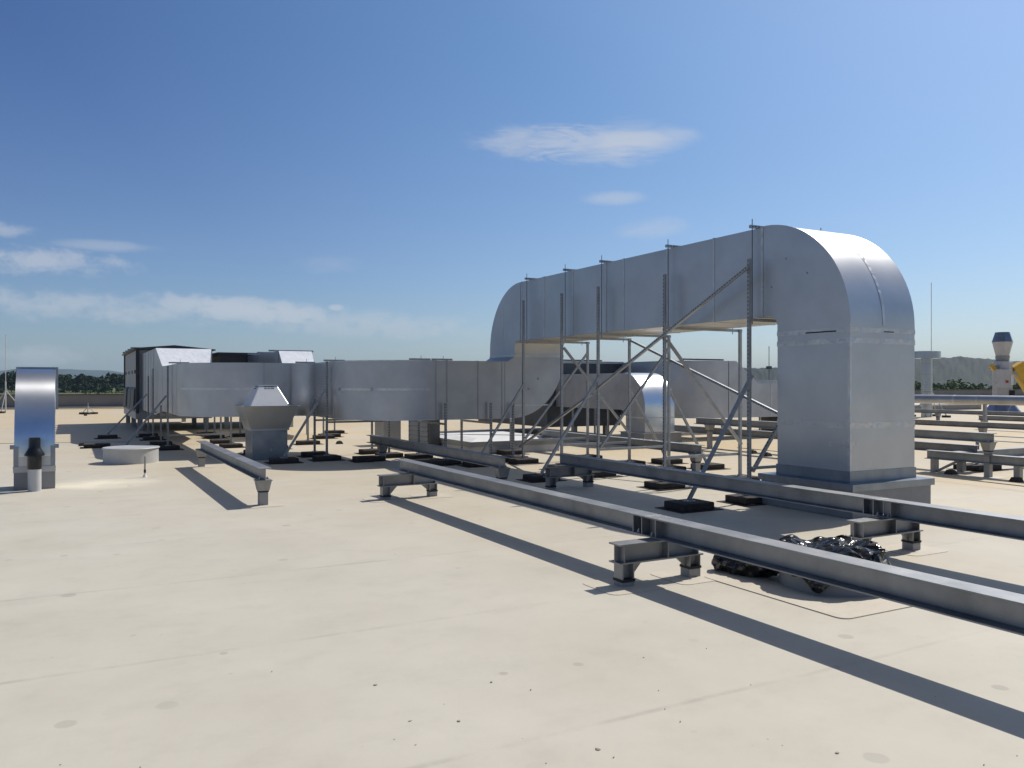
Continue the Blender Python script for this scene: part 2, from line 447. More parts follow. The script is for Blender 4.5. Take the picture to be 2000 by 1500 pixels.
# ------------------------------------------------------------------ steel beams on legs
def ibeam(m, axis, a0, a1, c, z0, z1, w, tf=.012, tw=.009):
    """I section along X or Y from a0 to a1, centred on c"""
    for (lo, hi, hw) in ((z0, z0 + tf, w / 2), (z0 + tf, z1 - tf, tw / 2), (z1 - tf, z1, w / 2)):
        if axis == 'Y': m.box(c - hw, c + hw, a0, a1, lo, hi)
        else: m.box(a0, a1, c - hw, c + hw, lo, hi)
def stiffener(t, c, y, z0, z1, w):
    m = MB()
    m.box(c - w / 2 + .004, c - .005, y - .005, y + .005, z0 + .012, z1 - .012)
    m.box(c + .005, c + w / 2 - .004, y - .005, y + .005, z0 + .012, z1 - .012)
    m.build('stiffener', M['beam'], t)
def leg_under(t, x, y, ztop, inward, wrap=.08, w=.115):
    """short I post with a triangular gusset, black collar and membrane sleeve"""
    m = MB()
    m.box(x - w / 2, x - w / 2 + .01, y - w / 2, y + w / 2, wrap, ztop)
    m.box(x + w / 2 - .01, x + w / 2, y - w / 2, y + w / 2, wrap, ztop)
    m.box(x - w / 2 + .01, x + w / 2 - .01, y - .005, y + .005, wrap, ztop)
    l = m.build('leg', M['leg'], t)
    s = inward; gx = x + s * w / 2
    q = MB(); q.prism([(gx, ztop), (gx + s * .12, ztop), (gx, max(ztop - .13, wrap))], lambda a, b: (a, y - .006, b), lambda a, b: (a, y + .006, b))
    q.build('gusset', M['leg'], l)
    q = MB(); q.box(x - w / 2 - .006, x + w / 2 + .006, y - w / 2 - .006, y + w / 2 + .006, wrap - .012, wrap + .008); q.build('collar', M['rubber'], l)
    q = MB(); q.box(x - w / 2 - .002, x + w / 2 + .002, y - w / 2 - .002, y + w / 2 + .002, 0, wrap - .012); q.build('sleeve', M['sleeve'], l, bevel=.006)
PATCHES = MB()
def patch(x, y, sx, sy, z=.004):
    r = .08; pts = []
    for (cx, cy, a0) in ((sx - r, sy - r, 0), (-sx + r, sy - r, 90), (-sx + r, -sy + r, 180), (sx - r, -sy + r, 270)):
        for k in range(5):
            a = R(a0 + k * 22.5); pts.append((x + cx + r * cos(a), y + cy + r * sin(a)))
    PATCHES.prism(pts, lambda a, b: (a, b, -.002), lambda a, b: (a, b, z))
def cross_support(t, x0, x1, y, z0=.183, z1=.34, w=.15):
    m = MB(); ibeam(m, 'X', x0, x1, y, z0, z1, w); cb = m.build('cross_beam', M['beam'], t)
    for xx in (x0 + .05, x1 - .05, (x0 + x1) / 2 + .06):
        q = MB(); q.box(xx - .004, xx + .004, y - w / 2 + .006, y - .0045, z0 + .012, z1 - .012); q.box(xx - .004, xx + .004, y + .0045, y + w / 2 - .006, z0 + .012, z1 - .012); q.build('stiffener', M['beam'], cb)
    leg_under(t, x0 + .095, y, z0, 1, .05); leg_under(t, x1 - .075, y, z0, -1, .085)
    patch(x0 + .095, y, .27, .24); patch(x1 - .075, y, .27, .24)
def bolts(t, pts):
    m = MB()
    for p in pts: m.lathe([(.016, 0), (.016, .014), (.009, .014), (.009, .03)], p, 8)
    m.build('bolt', M['strut'], t)

# A: two beams end to end, the nearest line
t = thing('steel_support_beam', 'nearest long galvanized steel beam line running out of frame at lower right', 'steel beam', (4.29, 5.3, 0), 'galvanized beam lines on low supports')
m = MB(); ibeam(m, 'Y', 5.452, 11.40, 4.29, .340, .504, .18); m.build('beam', M['beam'], t, bevel=.003)
m = MB(); ibeam(m, 'Y', -2.2, 5.446, 4.288, .340, .504, .18); m.build('beam', M['beam'], t, bevel=.003)
for y in (5.62, 5.50, 5.32): stiffener(t, 4.29, y, .34, .504, .18)
cross_support(t, 3.79, 4.64, 5.31); cross_support(t, 3.77, 4.64, 10.85); cross_support(t, 3.79, 4.64, -.6)
bolts(t, [(4.235, 5.40, .352), (4.235, 5.58, .352), (4.235, 10.9, .352)])
# C: second line
t = thing('steel_support_beam', 'second long galvanized beam line passing in front of the big duct riser', 'steel beam', (6.85, 5.1, 0), 'galvanized beam lines on low supports')
m = MB(); ibeam(m, 'Y', 5.203, 11.07, 6.85, .340, .504, .18); m.build('beam', M['beam'], t, bevel=.003)
m = MB(); ibeam(m, 'Y', -1.5, 5.196, 6.848, .340, .504, .18); m.build('beam', M['beam'], t, bevel=.003)
for y in (5.36, 5.25, 5.06): stiffener(t, 6.85, y, .34, .504, .18)
cross_support(t, 6.35, 7.25, 5.14); cross_support(t, 6.35, 7.20, 10.68); cross_support(t, 6.35, 7.20, -.5)
bolts(t, [(6.79, 5.22, .352), (6.79, 5.10, .352), (6.79, 5.30, .325), (6.79, 10.7, .352)])

def simple_beam(label, c, y0, y1, legs, z0=.335, z1=.5, w=.17, post=.115):
    t = thing('steel_support_beam', label, 'steel beam', (c, (y0 + y1) / 2, 0), 'galvanized beam lines on low supports')
    m = MB(); ibeam(m, 'Y', y0, y1, c, z0, z1, w); m.build('beam', M['beam'], t, bevel=.003)
    for y in legs:
        m = MB(); hw, pw, zt, zb = w / 2 + .012, post / 2 + .012, z0 - .01, z0 - .14
        m.box(c - w / 2 - .02, c + w / 2 + .02, y - .1, y + .1, z0 - .01, z0)
        m.hexa([(c - pw, y - pw, zb), (c + pw, y - pw, zb), (c + pw, y + pw, zb), (c - pw, y + pw, zb)], [(c - hw, y - .085, zt), (c + hw, y - .085, zt), (c + hw, y + .085, zt), (c - hw, y + .085, zt)])
        l = m.build('leg', M['leg'], t)
        p = post / 2
        q = MB(); q.box(c - p, c + p, y - p, y + p, 0, zb - .02); q.build('sleeve', M['sleeve'], l, bevel=.005)
        q = MB(); q.box(c - p - .006, c + p + .006, y - p - .006, y + p + .006, zb - .02, zb); q.build('collar', M['rubber'], l)
        patch(c, y, .26, .24)
    bolts(t, [(c - .05, legs[0] - .04, z0 + .012), (c + .05, legs[0] - .04, z0 + .012)])
    return t
simple_beam('short galvanized beam on two legs between the round white curb and the cone roof fan', 2.26, 10.96, 16.95, (11.12, 16.85))
simple_beam('middle galvanized beam on two legs under the long run of low duct', 5.76, 10.87, 17.15, (10.98, 16.35))
simple_beam('galvanized beam on short legs passing behind the front posts of the raised duct', 10.06, 11.4, 17.1, (11.55, 16.9))
simple_beam('galvanized beam beyond the raised duct, ending beside the small round-topped duct', 14.4, 9.0, 17.6, (9.3, 17.35))
simple_beam('galvanized beam on taller legs ending just right of the big duct riser', 13.94, 8.42, 16.0, (8.52, 15.5), .60, .76, .17, .10)
def beam_b5():
    t = thing('steel_support_beam', 'low galvanized beam with diagonal knee leg right beside the big riser curb', 'steel beam', (13.9, 8.0, 0), 'galvanized beam lines on low supports')
    m = MB(); ibeam(m, 'Y', 4.0, 9.65, 13.92, .235, .39, .17); m.build('beam', M['beam'], t, bevel=.003)
    for y in (9.5, 8.0, 5.0):
        m = MB(); m.box(13.87, 13.97, y - .05, y + .05, 0, .235); l = m.build('leg', M['leg'], t)
    m = MB(); m.bar((13.92, 9.43, .03), (13.92, 9.08, .22), .08, .03); m.build('knee_brace', M['leg'], t)
    m = MB(); ibeam(m, 'X', 14.02, 17.0, 9.15, .235, .39, .17); m.build('cross_beam', M['beam'], t)
    m = MB(); m.box(16.6, 16.75, 9.08, 9.22, 0, .235); m.build('leg', M['leg'], t)
beam_b5()
simple_beam('long galvanized beam far right, third line below the round pipe', 23.3, 10.0, 24.0, (14.4, 20.0))
simple_beam('short-looking galvanized beam far right starting left of the exhaust tower', 28.4, 11.5, 17.7, (17.5, 12.2))
simple_beam('farthest long galvanized beam running just below the round pipe', 33.2, 15.0, 30.0, (16.0, 22.5, 29.0))

# ------------------------------------------------------------------ big raised duct
DX0, DX1 = 8.28, 9.49
def arc(cx, cz, rx, rz, a0, a1, n=22):
    return [(cx + rx * cos(R(a0 + (a1 - a0) * i / n)), cz + rx * 0 + rz * sin(R(a0 + (a1 - a0) * i / n))) for i in range(n + 1)]
yz0 = lambda x: (lambda a, b: (x, a, b))
def cheek(m, prof, e=.0):
    m.prism(prof, yz0(DX0 + e), yz0(DX1 - e))
def flange_ring_y(m, x0, x1, z0, z1, y, w=.018, d=.006):
    """thin proud ring round a duct that runs along Y"""
    m.box(x0 - d, x0, y - w, y + w, z0 - d, z1 + d); m.box(x1, x1 + d, y - w, y + w, z0 - d, z1 + d)
    m.box(x0, x1, y - w, y + w, z1, z1 + d); m.box(x0, x1, y - w, y + w, z0 - d, z0)
def ring_z(m, x0, x1, y0, y1, z, h, d=.004):
    m.box(x0 - d, x1 + d, y0 - d, y0, z, z + h); m.box(x0 - d, x1 + d, y1, y1 + d, z, z + h)
    m.box(x0 - d, x0, y0, y1, z, z + h); m.box(x1, x1 + d, y0, y1, z, z + h)

duct = thing('raised_duct', 'big square aluminium duct bridging the roof on posts with rounded bends at both ends', 'duct', (8.9, 11.5, 0))
m = MB(); m.box(8.14, 9.60, 6.60, 8.05, 0, .40); cu = m.build('curb', M['curb'], duct, bevel=.01)
m = MB(); m.box(8.11, 9.63, 6.57, 8.08, .40, .412); m.box(8.11, 8.137, 6.57, 8.08, .33, .40); m.box(9.603, 9.63, 6.57, 8.08, .33, .40); m.box(8.137, 9.603, 6.57, 6.597, .33, .40)
m.build('drip_flashing', M['flash'], cu)
m = MB(); m.box(DX0, DX1, 6.75, 7.90, .412, 2.28); rz = m.build('riser', M['duct'], duct, bevel=.006)
m = MB(); m.box(DX0 - .012, DX1 + .012, 6.738, 7.912, .412, .545); m.build('base_flashing', M['flash'], rz)
m = MB()
for z, h in ((2.235, .06), (2.10, .065), (1.06, .075)): ring_z(m, DX0, DX1, 6.75, 7.90, z, h)
for z0, z1 in ((.55, 1.06), (1.135, 2.10)): 
    m.box(DX0 - .004, DX0 + .03, 6.746, 6.75, z0, z1); m.box(DX0 - .004, DX0, 6.75, 6.78, z0, z1)
m.box(DX0 - .003, DX0, 6.80, 7.06, .83, .90); m.box(DX0 + .0, DX0 + .16, 6.747, 6.75, .86, .91)
m.build('joint_tape', M['tape'], rz)
m = MB(); m.box(DX0 - .0065, DX0 - .004, 6.95, 7.42, 2.245, 2.262); m.box(DX0 + .62, DX0 + .80, 6.7435, 6.746, 2.245, 2.258); m.build('open_joint', M['slot'], rz)
prof = [(6.75, 2.295)] + [(p[0], p[1]) for p in arc(8.15, 2.33, 1.40, 1.40, 180, 90)] + [(8.15, 2.51), (8.02, 2.51), (7.93, 2.47), (7.90, 2.40), (7.90, 2.295)]
m = MB(); cheek(m, prof); el = m.build('elbow', M['duct'], duct, smooth=30)
# standing seam on the outer back of the bend, and edge lip
m = MB(); ar = arc(8.15, 2.33, 1.403, 1.403, 180, 90)
for (p, q) in zip(ar, ar[1:]):
    for xa, xb in ((8.875, 8.925),):
        m.add([(xa, *p), (xb, *p), (xb, *q), (xa, *q)], [(0, 1, 2, 3)])
m.build('seam_tape', M['tape'], el, smooth=40)
m = MB(); ar0 = arc(8.15, 2.33, 1.392, 1.392, 180, 90, 26); ar1 = arc(8.15, 2.33, 1.412, 1.412, 180, 90, 26)
for xa in (DX0 - .004,):
    m.prism(ar0 + ar1[::-1], yz0(xa), yz0(xa + .008))
m.build('edge_lip', M['duct'], el)
m = MB()
for (y, z) in ((7.40, 3.02), (7.75, 3.25), (8.0, 2.9)): m.box(DX0 - .003, DX0, y - .012, y + .012, z - .012, z + .012)
m.build('screw', M['flash'], el)
m = MB(); m.box(DX0, DX1, 8.165, 14.935, 2.51, 3.73); st = m.build('straight_section', M['duct'], duct, bevel=.005)
m = MB()
for y in (8.17, 9.12, 10.17, 11.33, 11.85, 12.93, 13.97, 14.90): flange_ring_y(m, DX0, DX1, 2.51, 3.73, y)
m.build('joint_strip', M['tape'], st)
prof = [(14.95, 3.73)] + arc(14.95, 2.33, 1.40, 1.40, 90, 0)[0:] + [(16.35, 2.20), (15.20, 2.20), (15.20, 2.40), (15.17, 2.47), (15.10, 2.51), (14.95, 2.51)]
m = MB(); cheek(m, prof); e2 = m.build('elbow', M['duct'], duct, smooth=30)
m = MB(); m.box(DX0 - .003, DX0, 15.72, 15.75, 2.5, 3.28); m.build('seam_tape', M['tape'], e2)
# drop and lower elbow turning towards -X
ZB, ZT = .88, 2.08
xz0 = lambda y: (lambda a, b: (a, y, b))
prof = [(9.49, 2.18)] + arc(8.19, 2.18, 1.30, 1.30, 0, -90)[1:] + [(8.05, ZB), (8.05, ZT), (8.12, ZT), (8.28, 2.185)]
m = MB(); m.prism(prof, xz0(15.2), xz0(16.35)); e3 = m.build('elbow', M['duct_low'], duct, smooth=30)
m = MB(); m.box(8.28, 9.2, 15.196, 15.2, 1.14, 1.17); m.build('seam_tape', M['tape'], e3)
m = MB(); ring_z(m, DX0, DX1, 15.2, 16.35, 2.182, .05, .006); m.build('joint_tape', M['tape'], e3)
m = MB()
for (x, z) in ((8.85, 1.72), (8.62, 1.5)): m.box(x - .02, x + .02, 15.195, 15.2, z - .025, z + .025)
m.build('screw', M['flash'], e3)

# transverse hangers on top: channel + threaded rods down the face
FR = [14.5, 13.03, 11.83, 10.02, 8.23]
FLAB = ['fifth and farthest post frame under the raised duct', 'fourth post frame under the raised duct, far half', 'third post frame in the middle of the raised duct', 'second post frame from the riser, with a slotted tall front post', 'nearest post frame under the raised duct, closest to the riser']
SLAB = [M['strut'], M['slot']]
def pad_at(t, x, y, sx=.25, sy=.2, mat=True):
    m = MB(); m.box(x - sx, x + sx, y - sy, y + sy, .008, .098); p = m.build('foot_block', M['pad'], t, bevel=.012)
    m = MB(); m.box(x - sx - .09, x + sx + .09, y - sy - .07, y + sy + .07, 0, .008); m.build('mat', M['rubber'], p)
    m = MB(); m.box(x - .07, x + .07, y - .055, y + .055, .098, .106); m.lathe([(.01, 0), (.01, .02)], (x - .05, y, .106), 6); m.lathe([(.01, 0), (.01, .02)], (x + .05, y, .106), 6); m.build('foot_plate', M['strut'], p)
BX = 9.66
for k, (y, lab) in enumerate(zip(FR, FLAB)):
    t = thing('duct_support_frame', lab, 'support frame', (8.9, y, 0), 'post frames carrying the raised duct')
    fx = 8.10
    m = MB(); m.bar((fx, y, .106), (fx, y, 3.30), .043, slots=['a+', 'a-'], sm=1); m.build('post', SLAB, t)
    m = MB(); m.bar((BX, y, .106), (BX, y, 2.50), .043, slots=['a-']); m.build('post', SLAB, t)
    m = MB(); m.bar((fx + .022, y + .03, 2.478), (BX + .06, y + .03, 2.478), .041, slots=['b-'] ); m.build('crossbar', SLAB, t)
    m = MB(); m.bar((fx + .022, y + .03, .46), (BX - .022, y + .03, .46), .041); m.build('crossbar', SLAB, t)
    m = MB(); m.bar((8.175, y + .06, 3.755), (9.60, y + .06, 3.755), .041, slots=['a+']); m.build('top_channel', SLAB, t)
    m = MB()
    for xx in (8.215, 9.555): m.tube([(xx, y + .06, 2.42), (xx, y + .06, 3.86)], .006, 6)
    m.build('threaded_rod', M['darkbox'], t)
    pad_at(t, fx, y); pad_at(t, BX, y)
    # diagonal in the frame
    if k in (0, 2): a, b = (fx + .03, y - .03, .50), (BX - .03, y - .03, 2.25)
    elif k == 4: a, b = (fx + .03, y - .03, .42), (BX - .03, y - .03, 2.3)
    else: a, b = (fx + .03, y - .03, 2.28), (BX + .0, y - .03, .62)
    m = MB(); m.bar(a, b, .041, up=(0, 1, 0), slots=['a+']); m.build('diagonal', SLAB, t)
    if k in (0, 2, 4):   # outrigger towards -X
        px_ = {0: 7.05, 2: 6.92, 4: 7.0}[k]; zt = {0: 1.62, 2: 1.75, 4: 1.72}[k]
        m = MB(); m.bar((px_, y - .06, .12), (fx - .01, y - .06, zt), .041, up=(0, 1, 0)); m.build('outrigger', SLAB, t)
        pad_at(t, px_, y - .06, .25, .2)
    if k in (1, 2):
        m = MB(); m.bar((BX + .02, y + .05, 1.55), (BX + .95, y + .05, .12), .041, up=(0, 1, 0), slots=['a+']); m.build('outrigger', SLAB, t)
        pad_at(t, BX + .97, y + .05)
def xbrace(label, p0, p1, sl):
    t = thing('diagonal_brace', label, 'brace', ((p0[0] + p1[0]) / 2, (p0[1] + p1[1]) / 2, min(p0[2], p1[2])))
    m = MB(); m.bar(p0, p1, .041, up=(1, 0, 0), slots=sl); m.build('channel', SLAB, t)
    m = MB()
    for p in (p0, p1): m.bar(Vector(p) + Vector((-.024, 0, 0)), Vector(p) + Vector((.024, 0, 0)), .03)
    m.build('bolt', M['strut'], t)
xbrace('long slotted diagonal brace across the front posts up to the nearest post top', (8.05, 11.80, 1.52), (8.05, 8.20, 3.18), ['b+', 'b-'])
xbrace('lower diagonal brace across the front posts from the farthest post foot', (8.05, 14.55, .33), (8.05, 11.95, 1.44), ['b-'])
xbrace('sunlit slotted diagonal brace across the back posts down to the riser', (9.71, 13.05, 2.46), (9.71, 8.1, .75), ['b-', 'a-'])

# ------------------------------------------------------------------ low zig-zag duct
low = thing('low_duct', 'low zigzag aluminium duct with rounded corners leading to the left air handling unit', 'duct', (5.5, 17, 0))
xy0 = lambda z: (lambda a, b: (a, b, z))
def plan(prof, name, mat=None, z0=ZB, z1=ZT, sm=30):
    m = MB(); m.prism(prof, xy0(z0), xy0(z1)); return m.build(name, mat or M['duct_low'], low, smooth=sm)
m = MB(); m.box(6.46, 8.044, 15.2, 16.4, ZB, ZT); s1 = m.build('straight_section', M['duct_low'], low, bevel=.005)
m = MB()
for x in (6.48, 6.72, 7.42, 7.98):
    m.box(x - .016, x + .016, 15.195, 15.2, ZB - .004, ZT + .004); m.box(x - .016, x + .016, 15.2, 16.4, ZT, ZT + .005); m.box(x - .016, x + .016, 15.2, 16.4, ZB - .005, ZB)
m.build('joint_strip', M['duct_dull'], s1)
e = plan(arc(6.46, 16.8, 1.6, 1.6, 270, 180, 26) + arc(6.46, 16.8, .4, .4, 180, 270, 10), 'elbow')
def strip_arc(cx, cy, r, a0, a1, z, h, d, parent, name='stiffener_strip', mat='tape'):
    m = MB(); m.prism(arc(cx, cy, r, r, a0, a1, 22) + arc(cx, cy, r + d, r + d, a1, a0, 22), xy0(z), xy0(z + h)); m.build(name, M[mat], parent, smooth=40)
strip_arc(6.46, 16.8, 1.6, 266, 194, 1.475, .045, .004, e)
strip_arc(6.46, 16.8, 1.6, 270, 180, ZB - .002, .022, .012, e, 'edge_lip')
strip_arc(6.46, 16.8, 1.6, 270, 180, ZT - .02, .022, .012, e, 'edge_lip')
m = MB()
for a in (190, 224): m.box(6.46 + 1.602 * cos(R(a)) - .03, 6.46 + 1.602 * cos(R(a)) + .01, 16.8 + 1.602 * sin(R(a)) - .02, 16.8 + 1.602 * sin(R(a)) + .02, 1.47, 1.53)
m.build('screw', M['tape'], e)
m = MB(); m.box(4.86, 6.06, 16.8, 18.35, ZB, ZT); s2 = m.build('straight_section', M['duct_low'], low, bevel=.004)
m = MB()
for y in (16.86, 17.12): m.box(4.855, 4.86, y - .02, y + .02, ZB, ZT); m.box(4.86, 6.06, y - .02, y + .02, ZT, ZT + .005)
m.build('joint_strip', M['tape'], s2)
e = plan(arc(4.46, 18.35, .4, .4, 0, 90, 10) + arc(4.46, 18.35, 1.6, 1.6, 90, 0, 22), 'elbow')
m = MB(); m.box(3.8, 4.46, 18.75, 19.95, ZB, ZT); s3 = m.build('straight_section', M['duct_low'], low)
m = MB(); m.box(4.40, 4.44, 18.745, 18.75, ZB, ZT); m.box(3.82, 3.85, 18.745, 18.75, ZB, ZT); m.build('joint_strip', M['duct_dull'], s3)
e = plan(arc(3.8, 20.35, 1.6, 1.6, 270, 180, 26) + arc(3.8, 20.35, .4, .4, 180, 270, 10), 'elbow')
strip_arc(3.8, 20.35, 1.6, 268, 192, 1.475, .045, .004, e)
strip_arc(3.8, 20.35, 1.6, 270, 180, ZB - .002, .022, .012, e, 'edge_lip')
m = MB(); m.box(2.2, 3.4, 20.35, 23.8, ZB, ZT); s4 = m.build('straight_section', M['duct_low'], low)
m = MB()
for y in (20.45, 21.4, 23.75): m.box(2.193, 2.2, y - .03, y + .03, ZB, ZT); m.box(2.2, 3.4, y - .03, y + .03, ZT, ZT + .006)
m.build('joint_strip', M['tape'], s4)
m = MB(); m.hexa([(2.2, 23.8, ZB), (3.4, 23.8, ZB), (3.72, 25.7, .72), (2.2, 25.7, .72)], [(2.2, 23.8, ZT), (3.4, 23.8, ZT), (3.72, 25.7, 2.64), (2.2, 25.7, 2.64)])
tr = m.build('transition', M['duct_low'], low)
m = MB(); m.add([(2.2, 23.83, ZT + .012), (3.41, 23.83, ZT + .012), (3.72, 25.7, 2.645), (2.2, 25.7, 2.645), (2.2, 23.83, ZT + .002), (3.41, 23.83, ZT + .002), (3.72, 25.7, 2.635), (2.2, 25.7, 2.635)], [(0, 1, 2, 3), (7, 6, 5, 4), (0, 4, 5, 1), (1, 5, 6, 2), (2, 6, 7, 3), (3, 7, 4, 0)])
m.build('sloped_top', M['panel'], tr)
m = MB(); m.box(2.2, 3.74, 25.7, 30.62, .72, 2.64); pl = m.build('plenum', M['duct_low'], low)
m = MB()
for y in (26.4, 27.3, 28.2, 29.3): m.box(2.194, 2.2, y - .05, y + .05, .72, 2.64)
m.build('joint_strip', M['duct_dull'], pl)
m = MB()
for x, y in ((6.665, 15.26), (4.95, 17.0), (2.28, 20.5), (6.2, 15.3), (4.8, 18.82)):
    m.bar((x - .25, y, ZT + .022), (x + .2, y, ZT + .022), .035); m.tube([(x, y, ZT), (x, y, ZT + .1)], .006, 6)
m.build('top_channel', M['strut'], low)

def low_frame(label, x0, y0, x1, y1, z0, z1, bar=(.80,), out=None, slots0=True):
    t = thing('duct_support_frame', label, 'support frame', ((x0 + x1) / 2, (y0 + y1) / 2, 0), 'post frames carrying the low duct')
    for (x, y, z) in ((x0, y0, z0), (x1, y1, z1)):
        m = MB(); m.bar((x, y, .106), (x, y, z), .043, slots=['a+', 'a-', 'b-']); m.build('post', SLAB, t); pad_at(t, x, y, .26, .2)
    for z in bar:
        m = MB(); m.bar((x0, y0, z), (x1, y1, z), .041); m.build('crossbar', SLAB, t)
    if out:
        m = MB(); m.bar(out[0], out[1], .041); m.build('outrigger', SLAB, t); pad_at(t, out[0][0], out[0][1], .26, .2)
    return t
low_frame('slotted post frame left of three under the low duct behind the middle beam', 6.64, 15.08, 6.64, 16.52, 1.22, .86)
low_frame('slotted post frame second of three under the low duct', 7.66, 15.08, 7.66, 16.52, 1.22, .86)
low_frame('slotted post frame nearest the raised duct, under the lower bend', 8.18, 15.08, 8.9, 16.52, 1.22, .86)
low_frame('post frame at the rounded corner right of the cone roof fan', 4.78, 17.05, 6.16, 17.05, 2.08, .86, out=((3.85, 16.9, .12), (4.74, 17.0, 1.5)))
low_frame('short post frame in the inner corner just right of the cone roof fan', 4.80, 18.1, 6.16, 18.2, 1.28, .86)
low_frame('post frame under the low duct just behind the cone roof fan', 3.78, 19.3, 4.5, 20.6, .86, .86)
low_frame('post frame by the left rounded corner with a long strut to the round white curb', 2.12, 21.6, 3.6, 21.6, 2.05, .86, bar=(.8, .35), out=((1.15, 21.4, .12), (2.08, 21.6, 1.32)))
low_frame('post frame under the left low duct, second from its rounded corner', 2.12, 23.3, 3.62, 23.3, 1.05, .86)
low_frame('post frame under the sloped duct end near the left air handling unit', 2.12, 25.6, 3.8, 25.6, 2.05, .7)
low_frame('post frame with strut under the plenum beside the left air handling unit', 2.12, 27.2, 3.8, 27.2, 1.85, .7, bar=(.66,), out=((1.0, 27.0, .12), (2.08, 27.2, 1.3)))
for i, (x, y, lab) in enumerate(((5.6, 21.8, 'lone post on a block beyond the low duct, left of the louvred box'), (6.6, 23.9, 'lone post on a block far beyond the low duct, right of the fan'), (4.6, 26.0, 'lone post on a block deep under the left units'), (7.6, 26.2, 'lone post on a block in the far strip of sunlit roof'))):
    t = thing('floor_post', lab, 'post', (x, y, 0), 'lone posts behind the low duct')
    m = MB(); m.bar((x, y, .106), (x, y, 1.0), .043, slots=['b-']); m.build('post', SLAB, t); pad_at(t, x, y, .28, .2)
for i, (x, y, lab) in enumerate(((.62, 23.2, 'loose dark foot block lying in the shadow left of the left unit'), (5.5, 16.45, 'loose dark foot block behind the far leg of the middle beam'), (6.3, 15.0, 'dark foot block lying under the middle beam in duct shadow'), (6.95, 24.5, 'dark foot block far beyond the low duct'))):
    t = thing('foot_block', lab, 'foot block', (x, y, 0), 'loose dark foot blocks')
    m = MB(); m.box(x - .3, x + .3, y - .2, y + .2, .008, .1); m.build('block', M['pad'], t, bevel=.012)
    m = MB(); m.box(x - .38, x + .38, y - .27, y + .27, 0, .008); m.build('mat', M['rubber'], t)

# ------------------------------------------------------------------ air handling units
def ahu_left():
    t = thing('air_handling_unit', 'grey rooftop air handling unit with a low dark peaked roof at far left', 'air handler', (3.2, 34, 0))
    m = MB(); m.box(2.05, 4.42, 30.7, 37.6, .66, 2.78); b = m.build('casing', M['ahu'], t)
    m = MB()
    for (x, y) in ((2.05, 30.7), (4.42, 30.7), (2.05, 37.6)): m.box(x - .05, x + .05, y - .06, y + .06, .6, 2.8)
    m.build('corner_post', M['darkbox'], b)
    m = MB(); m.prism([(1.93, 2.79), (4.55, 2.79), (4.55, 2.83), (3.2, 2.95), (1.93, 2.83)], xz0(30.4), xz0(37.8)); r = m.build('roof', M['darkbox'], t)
    m = MB()
    for y in (32, 33.6, 35.2, 36.8): m.box(1.92, 2.2, y - .2, y + .2, 2.85, 2.91)
    m.build('roof_clip', M['ahu'], r)
    m = MB(); m.box(2.0, 4.47, 30.66, 37.64, .40, .66); m.build('base_frame', M['strut'], t)
    for x in (2.15, 4.3):
        for y in (30.9, 34.1, 37.4):
            m = MB(); m.box(x - .08, x + .08, y - .08, y + .08, 0, .40); m.build('leg', M['strut'], t)
    m = MB()
    for y in (31.3, 31.8, 33.2, 35.0, 36.8): m.box(2.03, 2.05, y - .1, y + .1, 1.98, 2.1)
    m.build('door_latch', M['slot'], b)
    for y in (31.2, 33.0, 35.4):
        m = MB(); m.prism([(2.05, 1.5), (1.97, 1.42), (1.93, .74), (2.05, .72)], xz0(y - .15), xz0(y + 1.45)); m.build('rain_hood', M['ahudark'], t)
ahu_left()
def ahu_mid():
    t = thing('air_handling_unit', 'dark flat topped air handling unit behind the low duct with a bright sloped duct end', 'air handler', (7, 33, 0))
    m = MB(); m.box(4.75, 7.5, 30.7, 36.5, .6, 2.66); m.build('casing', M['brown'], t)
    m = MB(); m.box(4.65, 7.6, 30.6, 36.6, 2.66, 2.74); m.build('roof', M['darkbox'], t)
    m = MB(); m.box(5.68, 6.74, 25.7, 30.6, .7, 2.62); pl = m.build('plenum', M['duct_low'], t)
    m = MB(); m.hexa([(5.45, 23.9, ZB), (6.37, 23.9, ZB), (6.72, 25.7, .7), (5.7, 25.7, .7)], [(5.45, 23.9, 2.0), (6.37, 23.9, 2.0), (6.72, 25.7, 2.62), (5.7, 25.7, 2.62)]); tr = m.build('transition', M['duct_low'], t)
    m = MB(); m.add([(5.45, 23.9, 2.012), (6.37, 23.9, 2.012), (6.72, 25.7, 2.632), (5.7, 25.7, 2.632), (5.45, 23.9, 2.002), (6.37, 23.9, 2.002), (6.72, 25.7, 2.622), (5.7, 25.7, 2.622)], [(0, 1, 2, 3), (7, 6, 5, 4), (0, 4, 5, 1), (1, 5, 6, 2), (2, 6, 7, 3), (3, 7, 4, 0)]); m.build('sloped_top', M['panel'], tr)
    m = MB()
    for y in (26.2, 28.0, 29.6): m.box(5.5, 6.9, y - .03, y + .03, 2.63, 2.68)
    m.build('top_channel', M['strut'], pl)
    for x in (5.0, 7.3):
        for y in (30.9, 36.2):
            m = MB(); m.box(x - .07, x + .07, y - .07, y + .07, 0, .6); m.build('leg', M['strut'], t)
    for x, y in ((5.75, 26), (6.65, 26), (5.75, 29.5), (6.65, 29.5)):
        m = MB(); m.bar((x, y, 0), (x, y, .7), .05); m.build('leg', M['strut'], t)
ahu_mid()

